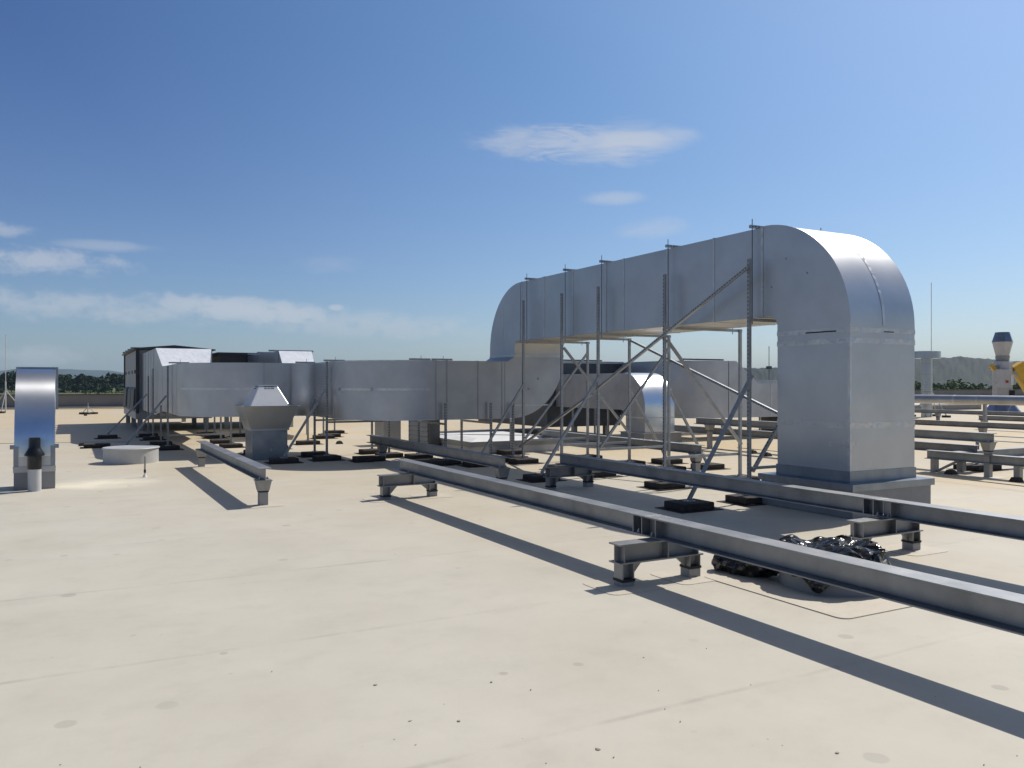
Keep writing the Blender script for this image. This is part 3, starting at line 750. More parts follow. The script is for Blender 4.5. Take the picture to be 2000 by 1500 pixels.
# small bend duct + dark unit + S duct behind the raised duct
def small_bend():
    t = thing('bend_duct', 'smaller aluminium duct with rounded bend going down to a curb behind the raised duct', 'duct', (13.4, 18, 0))
    x0, x1 = 12.97, 13.95
    m = MB(); m.box(x0 - .1, x1 + .14, 16.74, 17.75, 0, .34); m.build('curb', M['curb'], t)
    m = MB(); m.box(x0 - .13, x1 + .17, 16.71, 17.78, .34, .352); m.build('drip_flashing', M['tape'], t)
    prof = [(16.85, .352)] + arc(17.75, .98, .9, .92, 180, 90, 18) + [(21.2, 1.90), (21.2, .92), (17.85, .92), (17.72, .88), (17.65, .78), (17.65, .352)]
    m = MB(); m.prism(prof, yz0(x0), yz0(x1)); b = m.build('duct_body', M['duct_dull'], t, smooth=30)
    ar0 = arc(17.75, .98, .895, .915, 180, 90, 18); ar1 = arc(17.75, .98, .905, .925, 180, 90, 18)
    m = MB(); m.prism([(16.848, .36)] + ar1 + [(17.75, 1.895)] + ar0[::-1] + [(16.86, .36)], yz0(x0 + .01), yz0(x1 - .01)); m.build('outer_sheet', M['bright'], b, smooth=40)
    m = MB(); m.box(x0 - .004, x1 + .004, 16.842, 16.848, .72, .75); m.box(x0 - .004, x0, 16.85, 17.65, .72, .75); m.build('joint_tape', M['tape'], b)
    for y in (18.6, 20.4):
        m = MB(); m.bar((x0 + .1, y, 0), (x0 + .1, y, .92), .045); m.bar((x1 - .1, y, 0), (x1 - .1, y, .92), .045); m.build('leg', M['strut'], t)
small_bend()
def dark_unit():
    t = thing('air_handling_unit', 'low black casing with pale top edge behind the small bend duct', 'air handler', (13, 23, 0))
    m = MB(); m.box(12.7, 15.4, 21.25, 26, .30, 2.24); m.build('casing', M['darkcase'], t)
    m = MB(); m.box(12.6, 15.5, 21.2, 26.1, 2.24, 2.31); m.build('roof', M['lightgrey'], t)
    m = MB()
    for x in (13.2, 14.0, 14.8): m.box(x - .45, x + .35, 21.9, 22.0, 2.34, 2.38)
    m.build('top_channel', M['darkbox'], t)
    for x in (12.9, 14, 15.2):
        m = MB(); m.box(x - .07, x + .07, 21.7, 21.84, 0, .30); m.build('leg', M['strut'], t)
dark_unit()
def s_duct():
    t = thing('s_shaped_duct', 'light grey curved duct stepping down to the right, seen between the posts', 'duct', (17, 19, 0))
    z0, z1 = .62, 2.28
    m = MB(); m.box(15.42, 16.9, 20.7, 21.58, z0, z1); m.build('straight_section', M['duct_low'], t)
    prof = [(15.2, 20.7), (15.2, 19.3)] + arc(16.5, 19.3, 1.3, 1.3, 180, 270, 16)[1:] + [(16.9, 18.0), (16.9, 20.7)]
    m = MB(); m.prism(prof, xy0(z0), xy0(z1)); e = m.build('elbow', M['duct_low'], t, smooth=30)
    m = MB(); m.prism([(16.92, z0), (21.5, z0), (21.5, 1.62), (18.1, 1.62), (17.2, z1), (16.92, z1)], xz0(18.0), xz0(19.2)); m.build('transition', M['duct_low'], t)
    m = MB(); m.prism([(18.0, z0), (24, z0), (24, 1.75), (20.2, 1.75), (19.3, 2.2), (18.0, 2.2)], xz0(20.3), xz0(21.4)); m.build('rear_section', M['duct_low'], t)
    m = MB(); m.box(15.5, 17.0, 18.3, 18.36, 2.30, 2.34); m.box(18.1, 19.2, 20.5, 20.56, 2.23, 2.27); m.build('top_channel', M['darkbox'], t)
    m = MB()
    m.box(16.93, 16.96, 17.994, 18.0, z0, z1); m.box(18.6, 18.64, 17.994, 18.0, z0, 1.62); m.build('joint_strip', M['tape'], t)
    for x, y in ((15.4, 19.4), (16.8, 18.15), (18.3, 18.15), (20.9, 18.15)):
        m = MB(); m.bar((x, y, 0), (x, y, z0), .05); m.build('leg', M['strut'], t)
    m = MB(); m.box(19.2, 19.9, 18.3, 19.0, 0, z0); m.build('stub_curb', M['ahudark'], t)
s_duct()
def louvre_box():
    t = thing('condenser_unit', 'low grey condenser box with louvred side under the low duct', 'condenser', (8.1, 19, 0))
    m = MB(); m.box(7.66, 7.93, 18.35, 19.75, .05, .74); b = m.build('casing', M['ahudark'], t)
    m = MB()
    for i in range(5):
        z = .12 + i * .115
        m.prism([(7.655, z), (7.63, z - .02), (7.63, z + .0), (7.655, z + .085)], xz0(18.45), xz0(19.65))
    m.build('louvre', M['duct_dull'], b)
    m = MB(); m.box(7.62, 7.97, 18.3, 19.8, .74, .765); m.build('lid', M['lightgrey'], t)
    m = MB(); m.box(7.64, 7.95, 18.32, 19.78, 0, .05); m.build('base', M['pad'], t)
    m = MB(); m.box(7.15, 7.62, 20.2, 20.9, 0, .8); m.build('side_cabinet', M['duct_dull'], t)
louvre_box()
def skylight():
    t = thing('roof_light', 'low white topped roof light on a grey curb under the raised duct', 'roof light', (8.9, 18.0, 0))
    m = MB(); m.box(7.35, 9.5, 16.9, 16.92, 0, .001)
    x0, x1, y0, y1 = 8.0, 10.35, 16.75, 19.4
    m = MB(); m.box(x0, x1, y0, y1, 0, .17); m.build('curb', M['lightgrey'], t)
    m = MB(); m.box(x0 - .03, x1 + .03, y0 - .03, y1 + .03, .17, .29); m.build('frame', M['curb'], t)
    m = MB(); m.hexa([(x0, y0, .29), (x1, y0, .29), (x1, y1, .29), (x0, y1, .29)], [(x0 + .3, y0 + .3, .36), (x1 - .3, y0 + .3, .36), (x1 - .3, y1 - .3, .36), (x0 + .3, y1 - .3, .36)]); m.build('dome', M['white'], t)
    m = MB(); m.tube([(x0 + .1, y1 - .4, .345), (x0 + .8, y0 + 1.2, .375), (x1 - .5, y0 + .45, .365), (x1 + .2, y0 + .1, .32)], .008, 6); m.build('cable', M['cable'], t)
skylight()

# ------------------------------------------------------------------ left group
def hood():
    t = thing('gooseneck_hood', 'tall narrow gooseneck intake hood of shiny sheet metal at the far left', 'intake hood', (-.46, 14.9, 0))
    x0, x1, y0 = -.735, -.19, 14.42
    m = MB(); m.box(x0, x1, y0, y0 + .62, 0, .33); m.build('curb', M['curb'], t)
    m = MB(); m.box(x0 - .012, x1 + .012, y0 - .012, y0 + .632, .33, .35); m.box(x0 - .008, x1 + .008, y0 - .008, y0 + .628, .265, .33); m.build('drip_flashing', M['lightgrey'], t)
    m = MB(); m.box(x0 + .005, x1 - .005, y0 + .01, y0 + .6, .35, .50); sh = m.build('shaft', M['duct'], t)
    m = MB(); m.box(x0 - .004, x0 + .06, y0 + .002, y0 + .01, .35, .66); m.box(x1 - .06, x1 + .004, y0 + .002, y0 + .01, .35, .66); m.build('flange', M['flash'], sh)
    prof = [(y0 + .01, .50)] + arc(y0 + .93, .50, .92, 1.34, 180, 90, 30) + [(y0 + 1.25, 1.84), (y0 + 1.25, 1.24), (y0 + .95, 1.22), (y0 + .75, 1.05), (y0 + .63, .80), (y0 + .6, .50)]
    m = MB(); m.prism(prof, yz0(x0 + .005), yz0(x1 - .005)); el = m.build('elbow', M['hoodsheet'], t, smooth=30)
    m = MB(); q = y0 + 1.25
    m.box(x0 - .03, x1 + .03, q, q + .03, 1.84, 1.885); m.box(x0 - .03, x1 + .03, q, q + .03, 1.18, 1.24); m.box(x0 - .03, x0 + .01, q, q + .03, 1.24, 1.84); m.box(x1 - .01, x1 + .03, q, q + .03, 1.24, 1.84); m.build('mouth_flange', M['flash'], el)
    m = MB(); a_ = arc(y0 + .93, .50, .92, 1.34, 180, 160, 8); b_ = arc(y0 + .93, .50, .928, 1.348, 160, 180, 8)
    m.prism(a_ + b_, yz0(x0 + .075), yz0(x1 - .075)); m.build('access_panel', M['hoodsheet'], el, smooth=30)
    m = MB()
    for x in (x0 - .02, x1 + .02): m.box(x - .03, x + .03, y0 + .0, y0 + .07, .62, .68)
    m.build('clamp', M['flash'], sh)
    t = thing('vent_pipe', 'white vent pipe with a black cap standing in front of the gooseneck hood', 'vent pipe', (-.455, 14.2, 0))
    c = (-.455, 14.2, 0)
    m = MB(); m.lathe([(.09, 0), (.09, .34)], c, 28); m.build('pipe', M['pvc'], t, smooth=40)
    m = MB(); m.lathe([(.094, .33), (.094, .52), (.135, .53), (.135, .55), (.095, .62), (.08, .66), (.078, .80), (.0, .80)], c, 28); m.build('cap', M['blackpl'], t, smooth=35)
hood()
t = thing('round_curb', 'low round pale grey roof curb in front of the left duct', 'roof curb', (1.12, 18.5, 0))
m = MB(); m.lathe([(.52, 0), (.52, .285)], (1.12, 18.5, 0), 48); m.build('wall', M['palecurb'], t, smooth=40)
m = MB(); m.lathe([(.535, .285), (.545, .30), (.53, .315), (.0, .315)], (1.12, 18.5, 0), 48); m.build('lid', M['lightgrey'], t, smooth=40)
p = gp(283, 932)
t = thing('thin_stub_pipe', 'thin upright stub pipe in front of the round pale curb', 'pipe', p)
m = MB(); m.lathe([(.04, 0), (.018, .05), (.018, .07)], p, 12); m.build('base_collar', M['white'], t)
m = MB(); m.lathe([(.014, .07), (.014, .36), (.0, .37)], p, 10); m.build('pipe', M['leg'], t)
m = MB(); m.lathe([(.019, .08), (.019, .13)], p, 10); m.build('clip', M['rubber'], t)
p = gp(519, 893)
t = thing('thin_stub_pipe', 'short stub pipe at the foot of the cone roof fan', 'pipe', p)
m = MB(); m.lathe([(.03, 0), (.014, .06), (.014, .2), (0, .21)], p, 10); m.build('pipe', M['leg'], t)

def fan():
    dep = 17.7; x_ = 520
    d = ray(x_, YH); cx, cy = d[0] * dep, d[1] * dep
    t = thing('roof_fan', 'square roof exhaust fan with upturned bowl and slotted cone before the low duct', 'roof fan', (cx, cy, 0))
    def sq(h, z): return [(cx - h, cy - h, z), (cx + h, cy - h, z), (cx + h, cy + h, z), (cx - h, cy + h, z)]
    m = MB(); m.hexa(sq(.37, 0), sq(.37, .62)); c = m.build('curb', M['flash'], t, bevel=.008)
    m = MB(); m.hexa(sq(.40, .62), sq(.40, .655)); m.build('drip_flashing', M['lightgrey'], c)
    m = MB(); ins = .012
    o0, o1, i0, i1 = sq(.40, .655), sq(.55, 1.13), sq(.385, .67), sq(.535, 1.13)
    m.add(o0 + o1 + i0 + i1, [(0, 1, 5, 4), (1, 2, 6, 5), (2, 3, 7, 6), (3, 0, 4, 7), (8, 9, 13, 12), (9, 10, 14, 13), (10, 11, 15, 14), (11, 8, 12, 15), (4, 5, 13, 12), (5, 6, 14, 13), (6, 7, 15, 14), (7, 4, 12, 15), (0, 3, 2, 1), (8, 11, 10, 9)])
    b = m.build('bowl', M['fanbowl'], t)
    m = MB(); r0, r1 = sq(.55, 1.13), sq(.60, 1.142); r2, r3 = sq(.53, 1.13), sq(.53, 1.142)
    for i in range(4):
        j = (i + 1) % 4
        m.add([r2[i], r2[j], r1[j], r1[i], (r2[i][0], r2[i][1], 1.136), (r2[j][0], r2[j][1], 1.136), (r1[j][0], r1[j][1], 1.148), (r1[i][0], r1[i][1], 1.148)], [(0, 1, 2, 3), (7, 6, 5, 4), (0, 4, 5, 1), (1, 5, 6, 2), (2, 6, 7, 3), (3, 7, 4, 0)])
    m.build('rim', M['bright'], b)
    m = MB(); m.hexa(sq(.46, 1.06), sq(.20, 1.56)); c2 = m.build('cone', M['cone'], t, bevel=.02)
    m = MB(); m.hexa(sq(.205, 1.562), sq(.205, 1.585)); m.build('cap', M['bright'], c2)
    m = MB()
    for (z, w) in ((1.535, .205), (1.50, .22)):
        k = .46 - (z - 1.06) / .5 * .26 + .002
        for u0, u1 in ((-.09, -.03), (-.02, .03), (.04, .12)):
            k2 = .46 - (z + .016 - 1.06) / .5 * .26 + .002
            m.add([(cx + u0, cy - k, z), (cx + u1, cy - k, z), (cx + u1, cy - k2, z + .016), (cx + u0, cy - k2, z + .016)], [(0, 1, 2, 3)])
            m.add([(cx - k, cy + u0, z), (cx - k, cy + u1, z), (cx - k2, cy + u1, z + .016), (cx - k2, cy + u0, z + .016)], [(0, 1, 2, 3)])
    m.build('slot', M['slot'], c2)
    m = MB()
    for (a, b_) in ((0.02, .22), (.02, .19), (-.37, .2)): m.lathe([(.012, 0), (.012, .01)], (cx + a, cy - .374 if a > -.3 else cy - .36, b_), 8)
    m.build('screw', M['bright'], c)
M['fanbowl'] = metal('fan_bowl_sheet', (.50, .495, .47), (.58, .575, .55), .7, .34, .42, 2, .04, 2)
fan()

# ------------------------------------------------------------------ black plastic covered curb
def wrapped_curb():
    cx, cy = 5.34, 4.53
    t = thing('round_curb', 'round grey roof curb covered with crumpled black plastic between the two long beams', 'roof curb', (cx, cy, 0))
    m = MB(); m.lathe([(.40, 0), (.40, .24)], (cx, cy, 0), 40); m.build('wall', M['curb'], t, smooth=40)
    patch(cx, cy, .72, .72, .0075)
    t2 = thing('plastic_sheet', 'crumpled glossy black plastic sheet draped over the round curb', 'plastic sheet', (cx, cy, .2))
    rnd = random.Random(5); m = MB(); NA, NR = 120, 26; vs = []
    ph = [(rnd.uniform(0, 6.28), rnd.choice((2, 3, 5, 7, 9)), rnd.uniform(.3, 1)) for _ in range(9)]
    ridg = [(rnd.uniform(-1, 1), rnd.uniform(-1, 1), rnd.uniform(0, 6.28), rnd.uniform(5, 15)) for _ in range(9)]
    for j in range(NR + 1):
        t_ = j / NR
        for i in range(NA):
            a = 2 * pi * i / NA
            tail = 0
            lim = .50 + .03 * sum(w * sin(k * a + p) for p, k, w in ph) / 3 + .42 * tail
            r = lim * t_
            x, y = r * cos(a), r * sin(a)
            cr = sum(abs(sin(x * f * cos(q) + y * f * sin(q) + u * 3)) for u, v, q, f in ridg) / len(ridg)
            top = .275 + .115 * (cr - .5) * 2 + .05 * math.exp(-((x + .18) ** 2 + (y - .2) ** 2) / .02)
            drop = max(0, r - .40)
            z = top - min(drop * (1.9 if tail < .3 else .62), top - .012) + .02 * sin(5 * a + 9 * r) * t_ * (drop > 0)
            rr = 1 - .10 * (drop > 0) * (1 - tail)
            if r > .395 and tail > .12: z = max(z, .15 * (tail ** .5) * max(0, 1 - ((r - .60) / .34) ** 2) ** .5 * (.75 + .5 * cr))
            z = max(z, .25 + .008 * cr) if r < .395 else max(z, .012 + .02 * cr)
            vs.append((cx + x * rr, cy + y * rr, z))
    fs = []
    for j in range(NR):
        for i in range(NA):
            k = (i + 1) % NA
            fs.append((j * NA + i, j * NA + k, (j + 1) * NA + k, (j + 1) * NA + i))
    m.add(vs, fs)
    # rolled flap lying on the membrane towards the far left
    path = [Vector(q) for q in ((5.22, 4.62, .235), (5.12, 4.80, .19), (5.04, 4.96, .12), (4.98, 5.10, .085), (4.94, 5.24, .075), (4.92, 5.36, .07), (4.91, 5.42, .06))]
    rads = (.10, .125, .12, .095, .085, .075, .02); NU, NV = 34, 20; tv = []
    for i in range(NU):
        u = i / (NU - 1) * (len(path) - 1); k = min(int(u), len(path) - 2); f = u - k
        p = path[k].lerp(path[k + 1], f); r = rads[k] * (1 - f) + rads[k + 1] * f; d = (path[k + 1] - path[k]).normalized()
        aa = d.cross(Vector((0, 0, 1))).normalized(); bb = aa.cross(d)
        for j in range(NV):
            t_ = 2 * pi * j / NV
            q = r * (1 + .16 * sin(3 * t_ + i * .5) + .13 * sin(5 * t_ - i * .9) + .12 * rnd.uniform(-1, 1))
            w = p + aa * q * cos(t_) * 1.05 + bb * q * sin(t_) * .9
            w.z = max(w.z, .008); tv.append(w)
    tf = [(i * NV + j, i * NV + (j + 1) % NV, (i + 1) * NV + (j + 1) % NV, (i + 1) * NV + j) for i in range(NU - 1) for j in range(NV)]
    tf += [tuple(range(NV))[::-1], tuple((NU - 1) * NV + j for j in range(NV))]
    m.add(tv, tf)
    o = m.build('sheet', M['foil'], t2, smooth=50)
    so = o.modifiers.new('thick', 'SOLIDIFY'); so.thickness = .003
m_, nt_, b_ = newmat('black_plastic_sheet')
b_.inputs['Base Color'].default_value = (.010, .010, .011, 1); b_.inputs['Roughness'].default_value = .2; b_.inputs['Specular IOR Level'].default_value = .6
_g = nt_.nodes.new('ShaderNodeNewGeometry'); _v = nt_.nodes.new('ShaderNodeTexVoronoi'); _v.inputs['Scale'].default_value = 11
_mx = nt_.nodes.new('ShaderNodeVectorMath'); _mx.operation = 'ADD'; nt_.links.new(_g.outputs['Position'], _mx.inputs[0])
_sc = nt_.nodes.new('ShaderNodeTexNoise'); _sc.inputs['Scale'].default_value = 6; _ms = nt_.nodes.new('ShaderNodeVectorMath'); _ms.operation = 'SCALE'; _ms.inputs['Scale'].default_value = .16
nt_.links.new(_g.outputs['Position'], _sc.inputs['Vector']); nt_.links.new(_sc.outputs['Color'], _ms.inputs[0]); nt_.links.new(_ms.outputs[0], _mx.inputs[1]); nt_.links.new(_mx.outputs[0], _v.inputs['Vector'])
bump(nt_, b_, _v.outputs['Distance'], .7, .05)
M['foil'] = m_
wrapped_curb()

# ------------------------------------------------------------------ far right group
def exhaust_tower():
    dep = 46.0; d = ray(1958, YH); c = Vector((d[0] * dep, d[1] * dep, 0))
    k = dep / F
    def Z(y): return H + (YH - y) * k
    t = thing('exhaust_tower', 'grey exhaust tower with hexagonal hood on a blue cone base at far right', 'exhaust tower', c)
    m = MB(); m.lathe([(1.0, 0), (.86, .15), (.48, Z(782))], c, 8); m.build('cone_base', M['bluecone'], t)
    m = MB(); m.lathe([(.50, Z(782)), (.50, Z(708)), (.44, Z(705))], c, 10); b = m.build('body', M['lightgrey'], t, smooth=20)
    m = MB(); m.lathe([(.33, Z(706)), (.36, Z(695))], c, 12); m.build('neck', M['curb'], t)
    m = MB(); m.lathe([(.34, Z(695)), (.53, Z(668))], c, 8); m.build('hood_bowl', M['lightgrey'], t)
    m = MB(); m.lathe([(.54, Z(668)), (.37, Z(649)), (.0, Z(649))], c, 8); m.build('hood_cap', M['flash'], t)
    right = Vector((CA, -SA, 0)); fw = Vector((SA, CA, 0))
    def P(x, y, off): return c + right * ((x - 1958) * k) - fw * off + Vector((0, 0, Z(y)))
    m = MB(); m.bar(P(1947, 757, .66), P(1947, 722, .66), .62, .5, up=-fw); cab = m.build('control_cabinet', M['lightgrey'], t)
    m = MB(); m.bar(P(1957, 752, .93), P(1957, 733, .93), .16, .02, up=-fw); m.build('gauge', M['glass'], cab)
    m = MB(); m.bar(P(1947.5, 748, .93), P(1947.5, 743, .93), .15, .02, up=-fw); m.build('switch', M['red'], cab)
    m = MB(); m.lathe([(.14, -.14), (.14, .14)], P(1965, 767, .55), 12); m.build('port', M['rubber'], t)
    m = MB(); m.bar(P(1932, 717, .3), P(1944, 717, .3), .16, .16); m.build('valve_stub', M['curb'], t)
    m = MB(); m.bar(P(1929, 714, .3), P(1936, 722, .3), .22, .2); m.build('valve', M['yellow'], t)
    m = MB(); m.tube([P(1929, 718, .3), P(1922, 724, .3), P(1920, 733, .3), P(1925, 742, .35), P(1936, 749, .5)], .022, 6); m.build('hose', M['white_rod'], t)
    m = MB(); m.bar(P(1980, 712, .2), P(2016, 772, .2), .62, .5, up=fw); m.build('arm', M['yellow'], t)
    m = MB(); m.bar(P(1976, 722, .25), P(1990, 740, .25), .24, .3, up=fw); m.build('arm_bracket', M['lightgrey'], t)
exhaust_tower()
def round_stack():
    dep = 40.0; d = ray(1810, YH); c = Vector((d[0] * dep, d[1] * dep, 0)); k = dep / F
    def Z(y): return H + (YH - y) * k
    t = thing('round_stack', 'round spiral metal exhaust stack with a wide cap just right of the big riser', 'exhaust stack', c)
    m = MB(); m.lathe([(.25, 0), (.25, Z(700))], c, 28); p = m.build('pipe', M['chrome'], t, smooth=40)
    m = MB()
    for y in (711, 732, 766): m.lathe([(.257, Z(y)), (.257, Z(y) + .04)], c, 28)
    m.build('joint_band', M['duct_dull'], p)
    m = MB(); m.lathe([(.62, Z(700)), (.62, Z(686.5)), (.58, Z(686)), (0, Z(686))], c, 32); m.build('cap', M['chrome'], t, smooth=40)
round_stack()
def grey_pipe():
    x = 26.0
    t = thing('insulated_pipe', 'horizontal grey insulated pipe on posts at far right', 'pipe', (x, 17, 0))
    m = MB(); ring = []
    m.tube([(x, 10.0, 1.09), (x, 17.2, 1.09), (x, 24.0, 1.07)], .15, 20); b = m.build('pipe', M['duct_low'], t, smooth=40)
    m = MB()
    for y in (17.0, 16.2, 13.4, 19.2): m.tube([(x, y - .04, 1.087), (x, y + .04, 1.087)], .156, 20)
    m.build('joint_band', M['tape'], b, smooth=40)
    for y in (16.0, 20.5, 12.0):
        m = MB(); m.bar((x, y, 0), (x, y, .95), .09); m.build('post', M['strut'], t)
grey_pipe()
def far_curb():
    c = gp(1850, 800)
    t = thing('roof_light', 'far low pale roof light below the grey insulated pipe', 'roof light', c)
    m = MB(); m.box(c.x - 6, c.x + 2.6, c.y - .6, c.y + 5, 0, .3); m.build('curb', M['curb'], t)
    m = MB(); m.box(c.x - 6.1, c.x + 2.7, c.y - .7, c.y + 5.1, .3, .38); m.build('top', M['white'], t)
far_curb()

def rod(label, p, hgt, r=.02, tripod=.5):
    t = thing('lightning_rod', label, 'lightning rod', p, 'lightning rods on the roof')
    m = MB(); m.tube([p, p + Vector((0, 0, hgt * .4))], r, 8); m.tube([p + Vector((0, 0, hgt * .4)), p + Vector((0, 0, hgt))], r * .5, 8); m.build('rod', M['white_rod'], t)
    for a in (20, 140, 260):
        m = MB(); m.tube([p + Vector((tripod * cos(R(a)), tripod * sin(R(a)), .1)), p + Vector((0, 0, tripod * 1.4))], r * .8, 6); m.build('tripod_leg', M['strut'], t)
        m = MB(); m.lathe([(.2, 0), (.2, .1)], p + Vector((tripod * cos(R(a)), tripod * sin(R(a)), 0)), 14); m.build('foot', M['pad'], t)
rod('tall thin lightning rod behind the gooseneck hood at the left edge', gp(11, 806), 4.4, .035, .9)
rod('tall thin lightning rod beside the round spiral stack', gp(1819, 814), 6.6, .03, .9)
rod('small lightning rod on feet near the far parapet left of the left unit', gp(172, 809), .62, .02, .3)

# cables with holders
def cable(label, pts, r=.006):
    t = thing('roof_cable', label, 'cable', pts[0])
    m = MB(); m.tube([Vector((p[0], p[1], .07)) for p in pts], r, 6); m.build('wire', M['cable'], t)
def holder(label, p):
    t = thing('cable_holder', label, 'cable holder', p, 'black holders of the lightning cable')
    m = MB(); b, c = .085, .055
    m.hexa([(p.x - b, p.y - b, 0), (p.x + b, p.y - b, 0), (p.x + b, p.y + b, 0), (p.x - b, p.y + b, 0)], [(p.x - c, p.y - c, .075), (p.x + c, p.y - c, .075), (p.x + c, p.y + c, .075), (p.x - c, p.y + c, .075)])
    m.build('block', M['rubber'], t, bevel=.006)
    m = MB(); m.box(p.x - .02, p.x + .02, p.y - .02, p.y + .02, .075, .092); m.build('clip', M['curb'], t)
hl = [(160, 871, 'cable holder between the gooseneck hood and the round pale curb'), (39, 873, 'cable holder just left of the gooseneck hood'), (167, 812, 'cable holder far back left of the left unit'),
      (1857, 926, 'cable holder beside the knee leg right of the big riser'), (1985, 941, 'cable holder at the right edge by the low beam leg'), (1470, 886, 'left of two cable holders behind the nearest post frame'), (1498, 891, 'right of two cable holders beside the riser foot'), (663, 867, 'cable holder beyond the low duct right of the cone fan')]
for x, y, l in hl: holder(l, gp(x, y))
cable('thin grey lightning cable running past the gooseneck hood on black holders', [gp(-40, 872), gp(39, 871), gp(160, 869), gp(250, 868)])
cable('thin cable along the far roof edge left of the left unit', [gp(-40, 803), gp(110, 801), gp(245, 800)], .02)
cable('thin dark cable on the roof right of the big riser', [gp(1822, 938), gp(1900, 947), gp(2060, 966)], .008)
cable('thin cable crossing the roof beyond the big riser', [gp(1440, 880), gp(1500, 886), gp(1600, 896)], .008)
t = thing('slotted_channel', 'slotted channel lying on the roof right of the big riser', 'channel', gp(1880, 880))
m = MB(); m.bar(gp(1800, 874) + Vector((0, 0, .08)), gp(1910, 882) + Vector((0, 0, .08)), .06, slots=['b+', 'a-', 'a+']); m.build('channel', SLAB, t)
t = thing('slotted_post', 'short slotted post on a wide dark block right of the big riser', 'post', gp(1909, 917))
p = gp(1909, 917); m = MB(); m.bar(p + Vector((0, 0, .1)), p + Vector((0, 0, .62)), .045, slots=['a-', 'b-']); m.build('post', SLAB, t)
pad_at(t, p.x, p.y, .36, .25)

# grit, scraps of membrane and dried foot marks on the open roof
rd = random.Random(21); m = MB()
for _ in range(28):
    if rd.random() < .5: p = gp(rd.uniform(0, 2000), 1500 - 420 * rd.random() ** 1.3)
    else: p = gp(rd.gauss(1050, 330), rd.gauss(1405, 35))
    k = rd.uniform(.002, .006) if rd.random() < .9 else rd.uniform(.007, .012); a = rd.uniform(0, 6.28); e = rd.uniform(.4, 1.6); h = rd.uniform(.002, .007)
    n_ = 5; lo = [(p.x + k * cos(a + i * 2 * pi / n_) * rd.uniform(.6, 1.2), p.y + k * e * sin(a + i * 2 * pi / n_) * rd.uniform(.6, 1.2), .0) for i in range(n_)]
    hi = [(x + rd.uniform(-.3, .3) * k, y + rd.uniform(-.3, .3) * k, h) for x, y, z in lo]
    m.add(lo + hi, [tuple(range(n_))[::-1], tuple(range(n_, 2 * n_))] + [(i, (i + 1) % n_, n_ + (i + 1) % n_, n_ + i) for i in range(n_)])
tag(m.build('grit', plain('roof_grit', (.24, .215, .18), (.44, .40, .34), .9, 30)), kind='stuff')
tag(PATCHES.build('membrane_patches', M['patch']), kind='structure')

# ------------------------------------------------------------------ sky, sun
SUN = Vector((.82, .18, 1.0)).normalized()
elev = math.asin(SUN.z); azim = math.atan2(SUN.x, SUN.y)
w = bpy.data.worlds.new('World'); scene.world = w; w.use_nodes = True
nt = w.node_tree; nt.nodes.clear()
out = nt.nodes.new('ShaderNodeOutputWorld'); bg = nt.nodes.new('ShaderNodeBackground')
sky = nt.nodes.new('ShaderNodeTexSky'); sky.sky_type = 'NISHITA'; sky.sun_disc = False
sky.sun_elevation = elev; sky.sun_rotation = azim; sky.altitude = 200; sky.air_density = 1.0; sky.dust_density = .6; sky.ozone_density = 2.0
bg.inputs['Strength'].default_value = .1
tcw = nt.nodes.new('ShaderNodeTexCoord'); sp = nt.nodes.new('ShaderNodeSeparateXYZ'); nt.links.new(tcw.outputs['Generated'], sp.inputs[0])
az = math_n(nt, 'MULTIPLY', math_n(nt, 'ARCTAN2', sp.outputs[0], sp.outputs[1]), 180 / pi)
el = math_n(nt, 'MULTIPLY', math_n(nt, 'ARCSINE', sp.outputs[2]), 180 / pi)
def wnoise(sx, sy, scale, detail, rough, dist=0, off=0):
    cb = nt.nodes.new('ShaderNodeCombineXYZ'); nt.links.new(math_n(nt, 'MULTIPLY', az, sx), cb.inputs[0]); nt.links.new(math_n(nt, 'MULTIPLY', el, sy), cb.inputs[1]); cb.inputs[2].default_value = off
    n = nt.nodes.new('ShaderNodeTexNoise'); n.inputs['Scale'].default_value = scale; n.inputs['Detail'].default_value = detail; n.inputs['Roughness'].default_value = rough; n.inputs['Distortion'].default_value = dist
    nt.links.new(cb.outputs[0], n.inputs['Vector']); return n.outputs['Fac']
n_wisp = wnoise(.16, .75, 1.0, 7, .6, .7, 3.1)
n_fine = wnoise(.30, 1.3, 1.0, 9, .66, 1.1, 5.7)
n_puff = wnoise(.75, 1.15, 1.0, 8, .62, .25, 8.3)
def img_dir(x, y):
    a = math.atan((x - 1000) / F); return math.degrees(AZ + a), math.degrees(math.atan((YH - y) / F * cos(a)))
def cloud(x, y, wx, wy, tilt, nz, lo, hi, op):
    a0, e0 = img_dir(x, y); k = 180 / pi / F
    dx = math_n(nt, 'DIVIDE', math_n(nt, 'SUBTRACT', az, a0), wx * k)
    de = math_n(nt, 'SUBTRACT', el, e0)
    if tilt: de = math_n(nt, 'SUBTRACT', de, math_n(nt, 'MULTIPLY', math_n(nt, 'SUBTRACT', az, a0), tilt))
    dy = math_n(nt, 'DIVIDE', de, wy * k)
    r2 = math_n(nt, 'ADD', math_n(nt, 'MULTIPLY', dx, dx), math_n(nt, 'MULTIPLY', dy, dy))
    mk = math_n(nt, 'SUBTRACT', 1, r2, clamp=True)
    v = math_n(nt, 'ADD', nz, math_n(nt, 'MULTIPLY', mk, .42))
    mr = nt.nodes.new('ShaderNodeMapRange'); mr.interpolation_type = 'SMOOTHSTEP'; mr.inputs[1].default_value = lo; mr.inputs[2].default_value = hi; nt.links.new(v, mr.inputs[0])
    sm_ = math_n(nt, 'POWER', mk, .5)
    return math_n(nt, 'MULTIPLY', math_n(nt, 'MULTIPLY', mr.outputs[0], sm_), op)
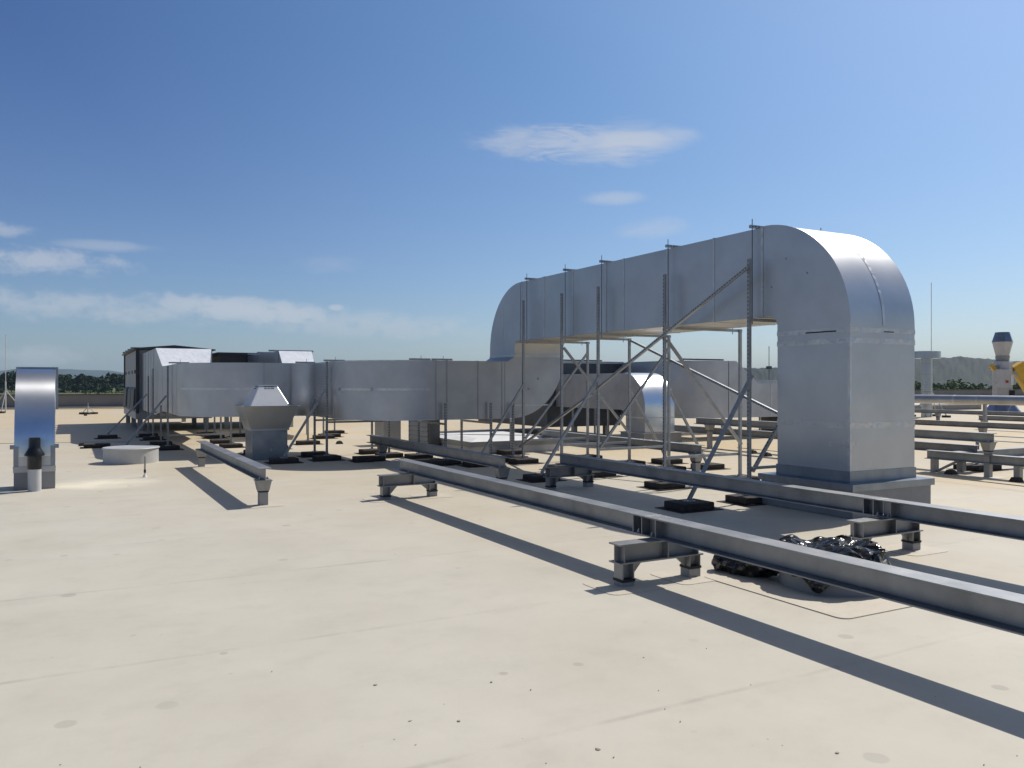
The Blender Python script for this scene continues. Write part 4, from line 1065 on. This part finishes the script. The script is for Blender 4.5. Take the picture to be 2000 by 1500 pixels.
cl = [cloud(1115, 278, 262, 50, 0, n_fine, .66, 1.02, .52), cloud(1020, 276, 160, 36, 0, n_wisp, .62, .98, .45), cloud(1210, 284, 168, 52, .05, n_wisp, .56, .94, .66), cloud(1310, 262, 70, 24, -.1, n_wisp, .55, 1.0, .4), cloud(1200, 386, 75, 18, 0, n_wisp, .5, .98, .38), cloud(1275, 447, 90, 28, .1, n_wisp, .55, 1.02, .32),
      cloud(60, 508, 210, 32, 0, n_puff, .60, .98, .50), cloud(130, 598, 440, 36, -.02, n_puff, .58, 1.0, .42), cloud(490, 607, 230, 30, -.07, n_puff, .52, .86, .62), cloud(680, 630, 340, 36, -.04, n_puff, .54, 1.0, .38),
      cloud(215, 481, 100, 13, 0, n_wisp, .5, .95, .3), cloud(0, 447, 60, 16, 0, n_puff, .5, .9, .38), cloud(70, 697, 95, 26, 0, n_puff, .55, .95, .32), cloud(640, 518, 80, 26, 0, n_wisp, .6, 1.0, .16), cloud(656, 601, 18, 8, 0, n_puff, .4, .8, .5)]
tot = cl[0]
for c in cl[1:]: tot = math_n(nt, 'MAXIMUM', tot, c)
vd = nt.nodes.new('ShaderNodeVectorMath'); vd.operation = 'DOT_PRODUCT'; nt.links.new(tcw.outputs['Generated'], vd.inputs[0]); vd.inputs[1].default_value = SUN
cg = vd.outputs['Value']          # closeness to the sun: the sky is deep blue away from it and pale near it
hi_ = ramp(nt, cg, [(0, (.36, .50, .78)), (.37, (.42, .57, .84)), (.68, (.72, .91, 1.07)), (.83, (1.06, 1.16, 1.25)), (1, (1.2, 1.25, 1.3))])
lo_ = ramp(nt, cg, [(0, (.60, .70, .89)), (.36, (.70, .785, .95)), (.63, (.88, .925, 1.04)), (1, (1, 1, 1.05))])
ef = nt.nodes.new('ShaderNodeMapRange'); ef.inputs[1].default_value = 2; ef.inputs[2].default_value = 22; nt.links.new(el, ef.inputs[0])
gm = nt.nodes.new('ShaderNodeMixRGB'); nt.links.new(ef.outputs[0], gm.inputs[0]); nt.links.new(lo_, gm.inputs[1]); nt.links.new(hi_, gm.inputs[2])
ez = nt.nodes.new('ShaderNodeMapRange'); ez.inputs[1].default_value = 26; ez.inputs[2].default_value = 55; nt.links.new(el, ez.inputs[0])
gz = nt.nodes.new('ShaderNodeMixRGB'); nt.links.new(ez.outputs[0], gz.inputs[0]); nt.links.new(gm.outputs[0], gz.inputs[1]); gz.inputs[2].default_value = (1.45, 1.08, .80, 1); gm = gz   # overhead sky, out of view, tinted warm to offset the blue fill light
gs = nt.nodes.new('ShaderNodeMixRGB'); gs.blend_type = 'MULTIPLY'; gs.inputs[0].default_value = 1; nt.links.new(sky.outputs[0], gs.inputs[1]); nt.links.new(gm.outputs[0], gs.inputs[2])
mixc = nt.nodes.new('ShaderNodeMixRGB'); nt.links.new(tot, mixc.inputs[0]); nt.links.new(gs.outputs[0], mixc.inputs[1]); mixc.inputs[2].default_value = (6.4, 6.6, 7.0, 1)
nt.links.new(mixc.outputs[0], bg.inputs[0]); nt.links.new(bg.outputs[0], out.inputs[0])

sl = bpy.data.lights.new('Sun', 'SUN'); sl.energy = 4.0; sl.angle = R(.53); sl.color = (1, .955, .88)
so = bpy.data.objects.new('Sun', sl); COL.objects.link(so); so.rotation_euler = SUN.to_track_quat('Z', 'Y').to_euler(); so.location = (20, 10, 40)

# ------------------------------------------------------------------ camera
cam = bpy.data.cameras.new('Camera'); cam.sensor_fit = 'HORIZONTAL'; cam.sensor_width = 36; cam.lens = 36 * F / 2000
cam.shift_y = -(750 - YH) / 2000; cam.clip_start = .05; cam.clip_end = 40000
co = bpy.data.objects.new('Camera', cam); COL.objects.link(co); co.location = (0, 0, H); co.rotation_euler = (R(90), 0, -AZ)
scene.camera = co
scene.view_settings.view_transform = 'Standard'; scene.view_settings.look = 'None'; scene.view_settings.gamma = 1; scene.view_settings.exposure = 0
scene.cycles.max_bounces = 8; scene.cycles.volume_bounces = 0
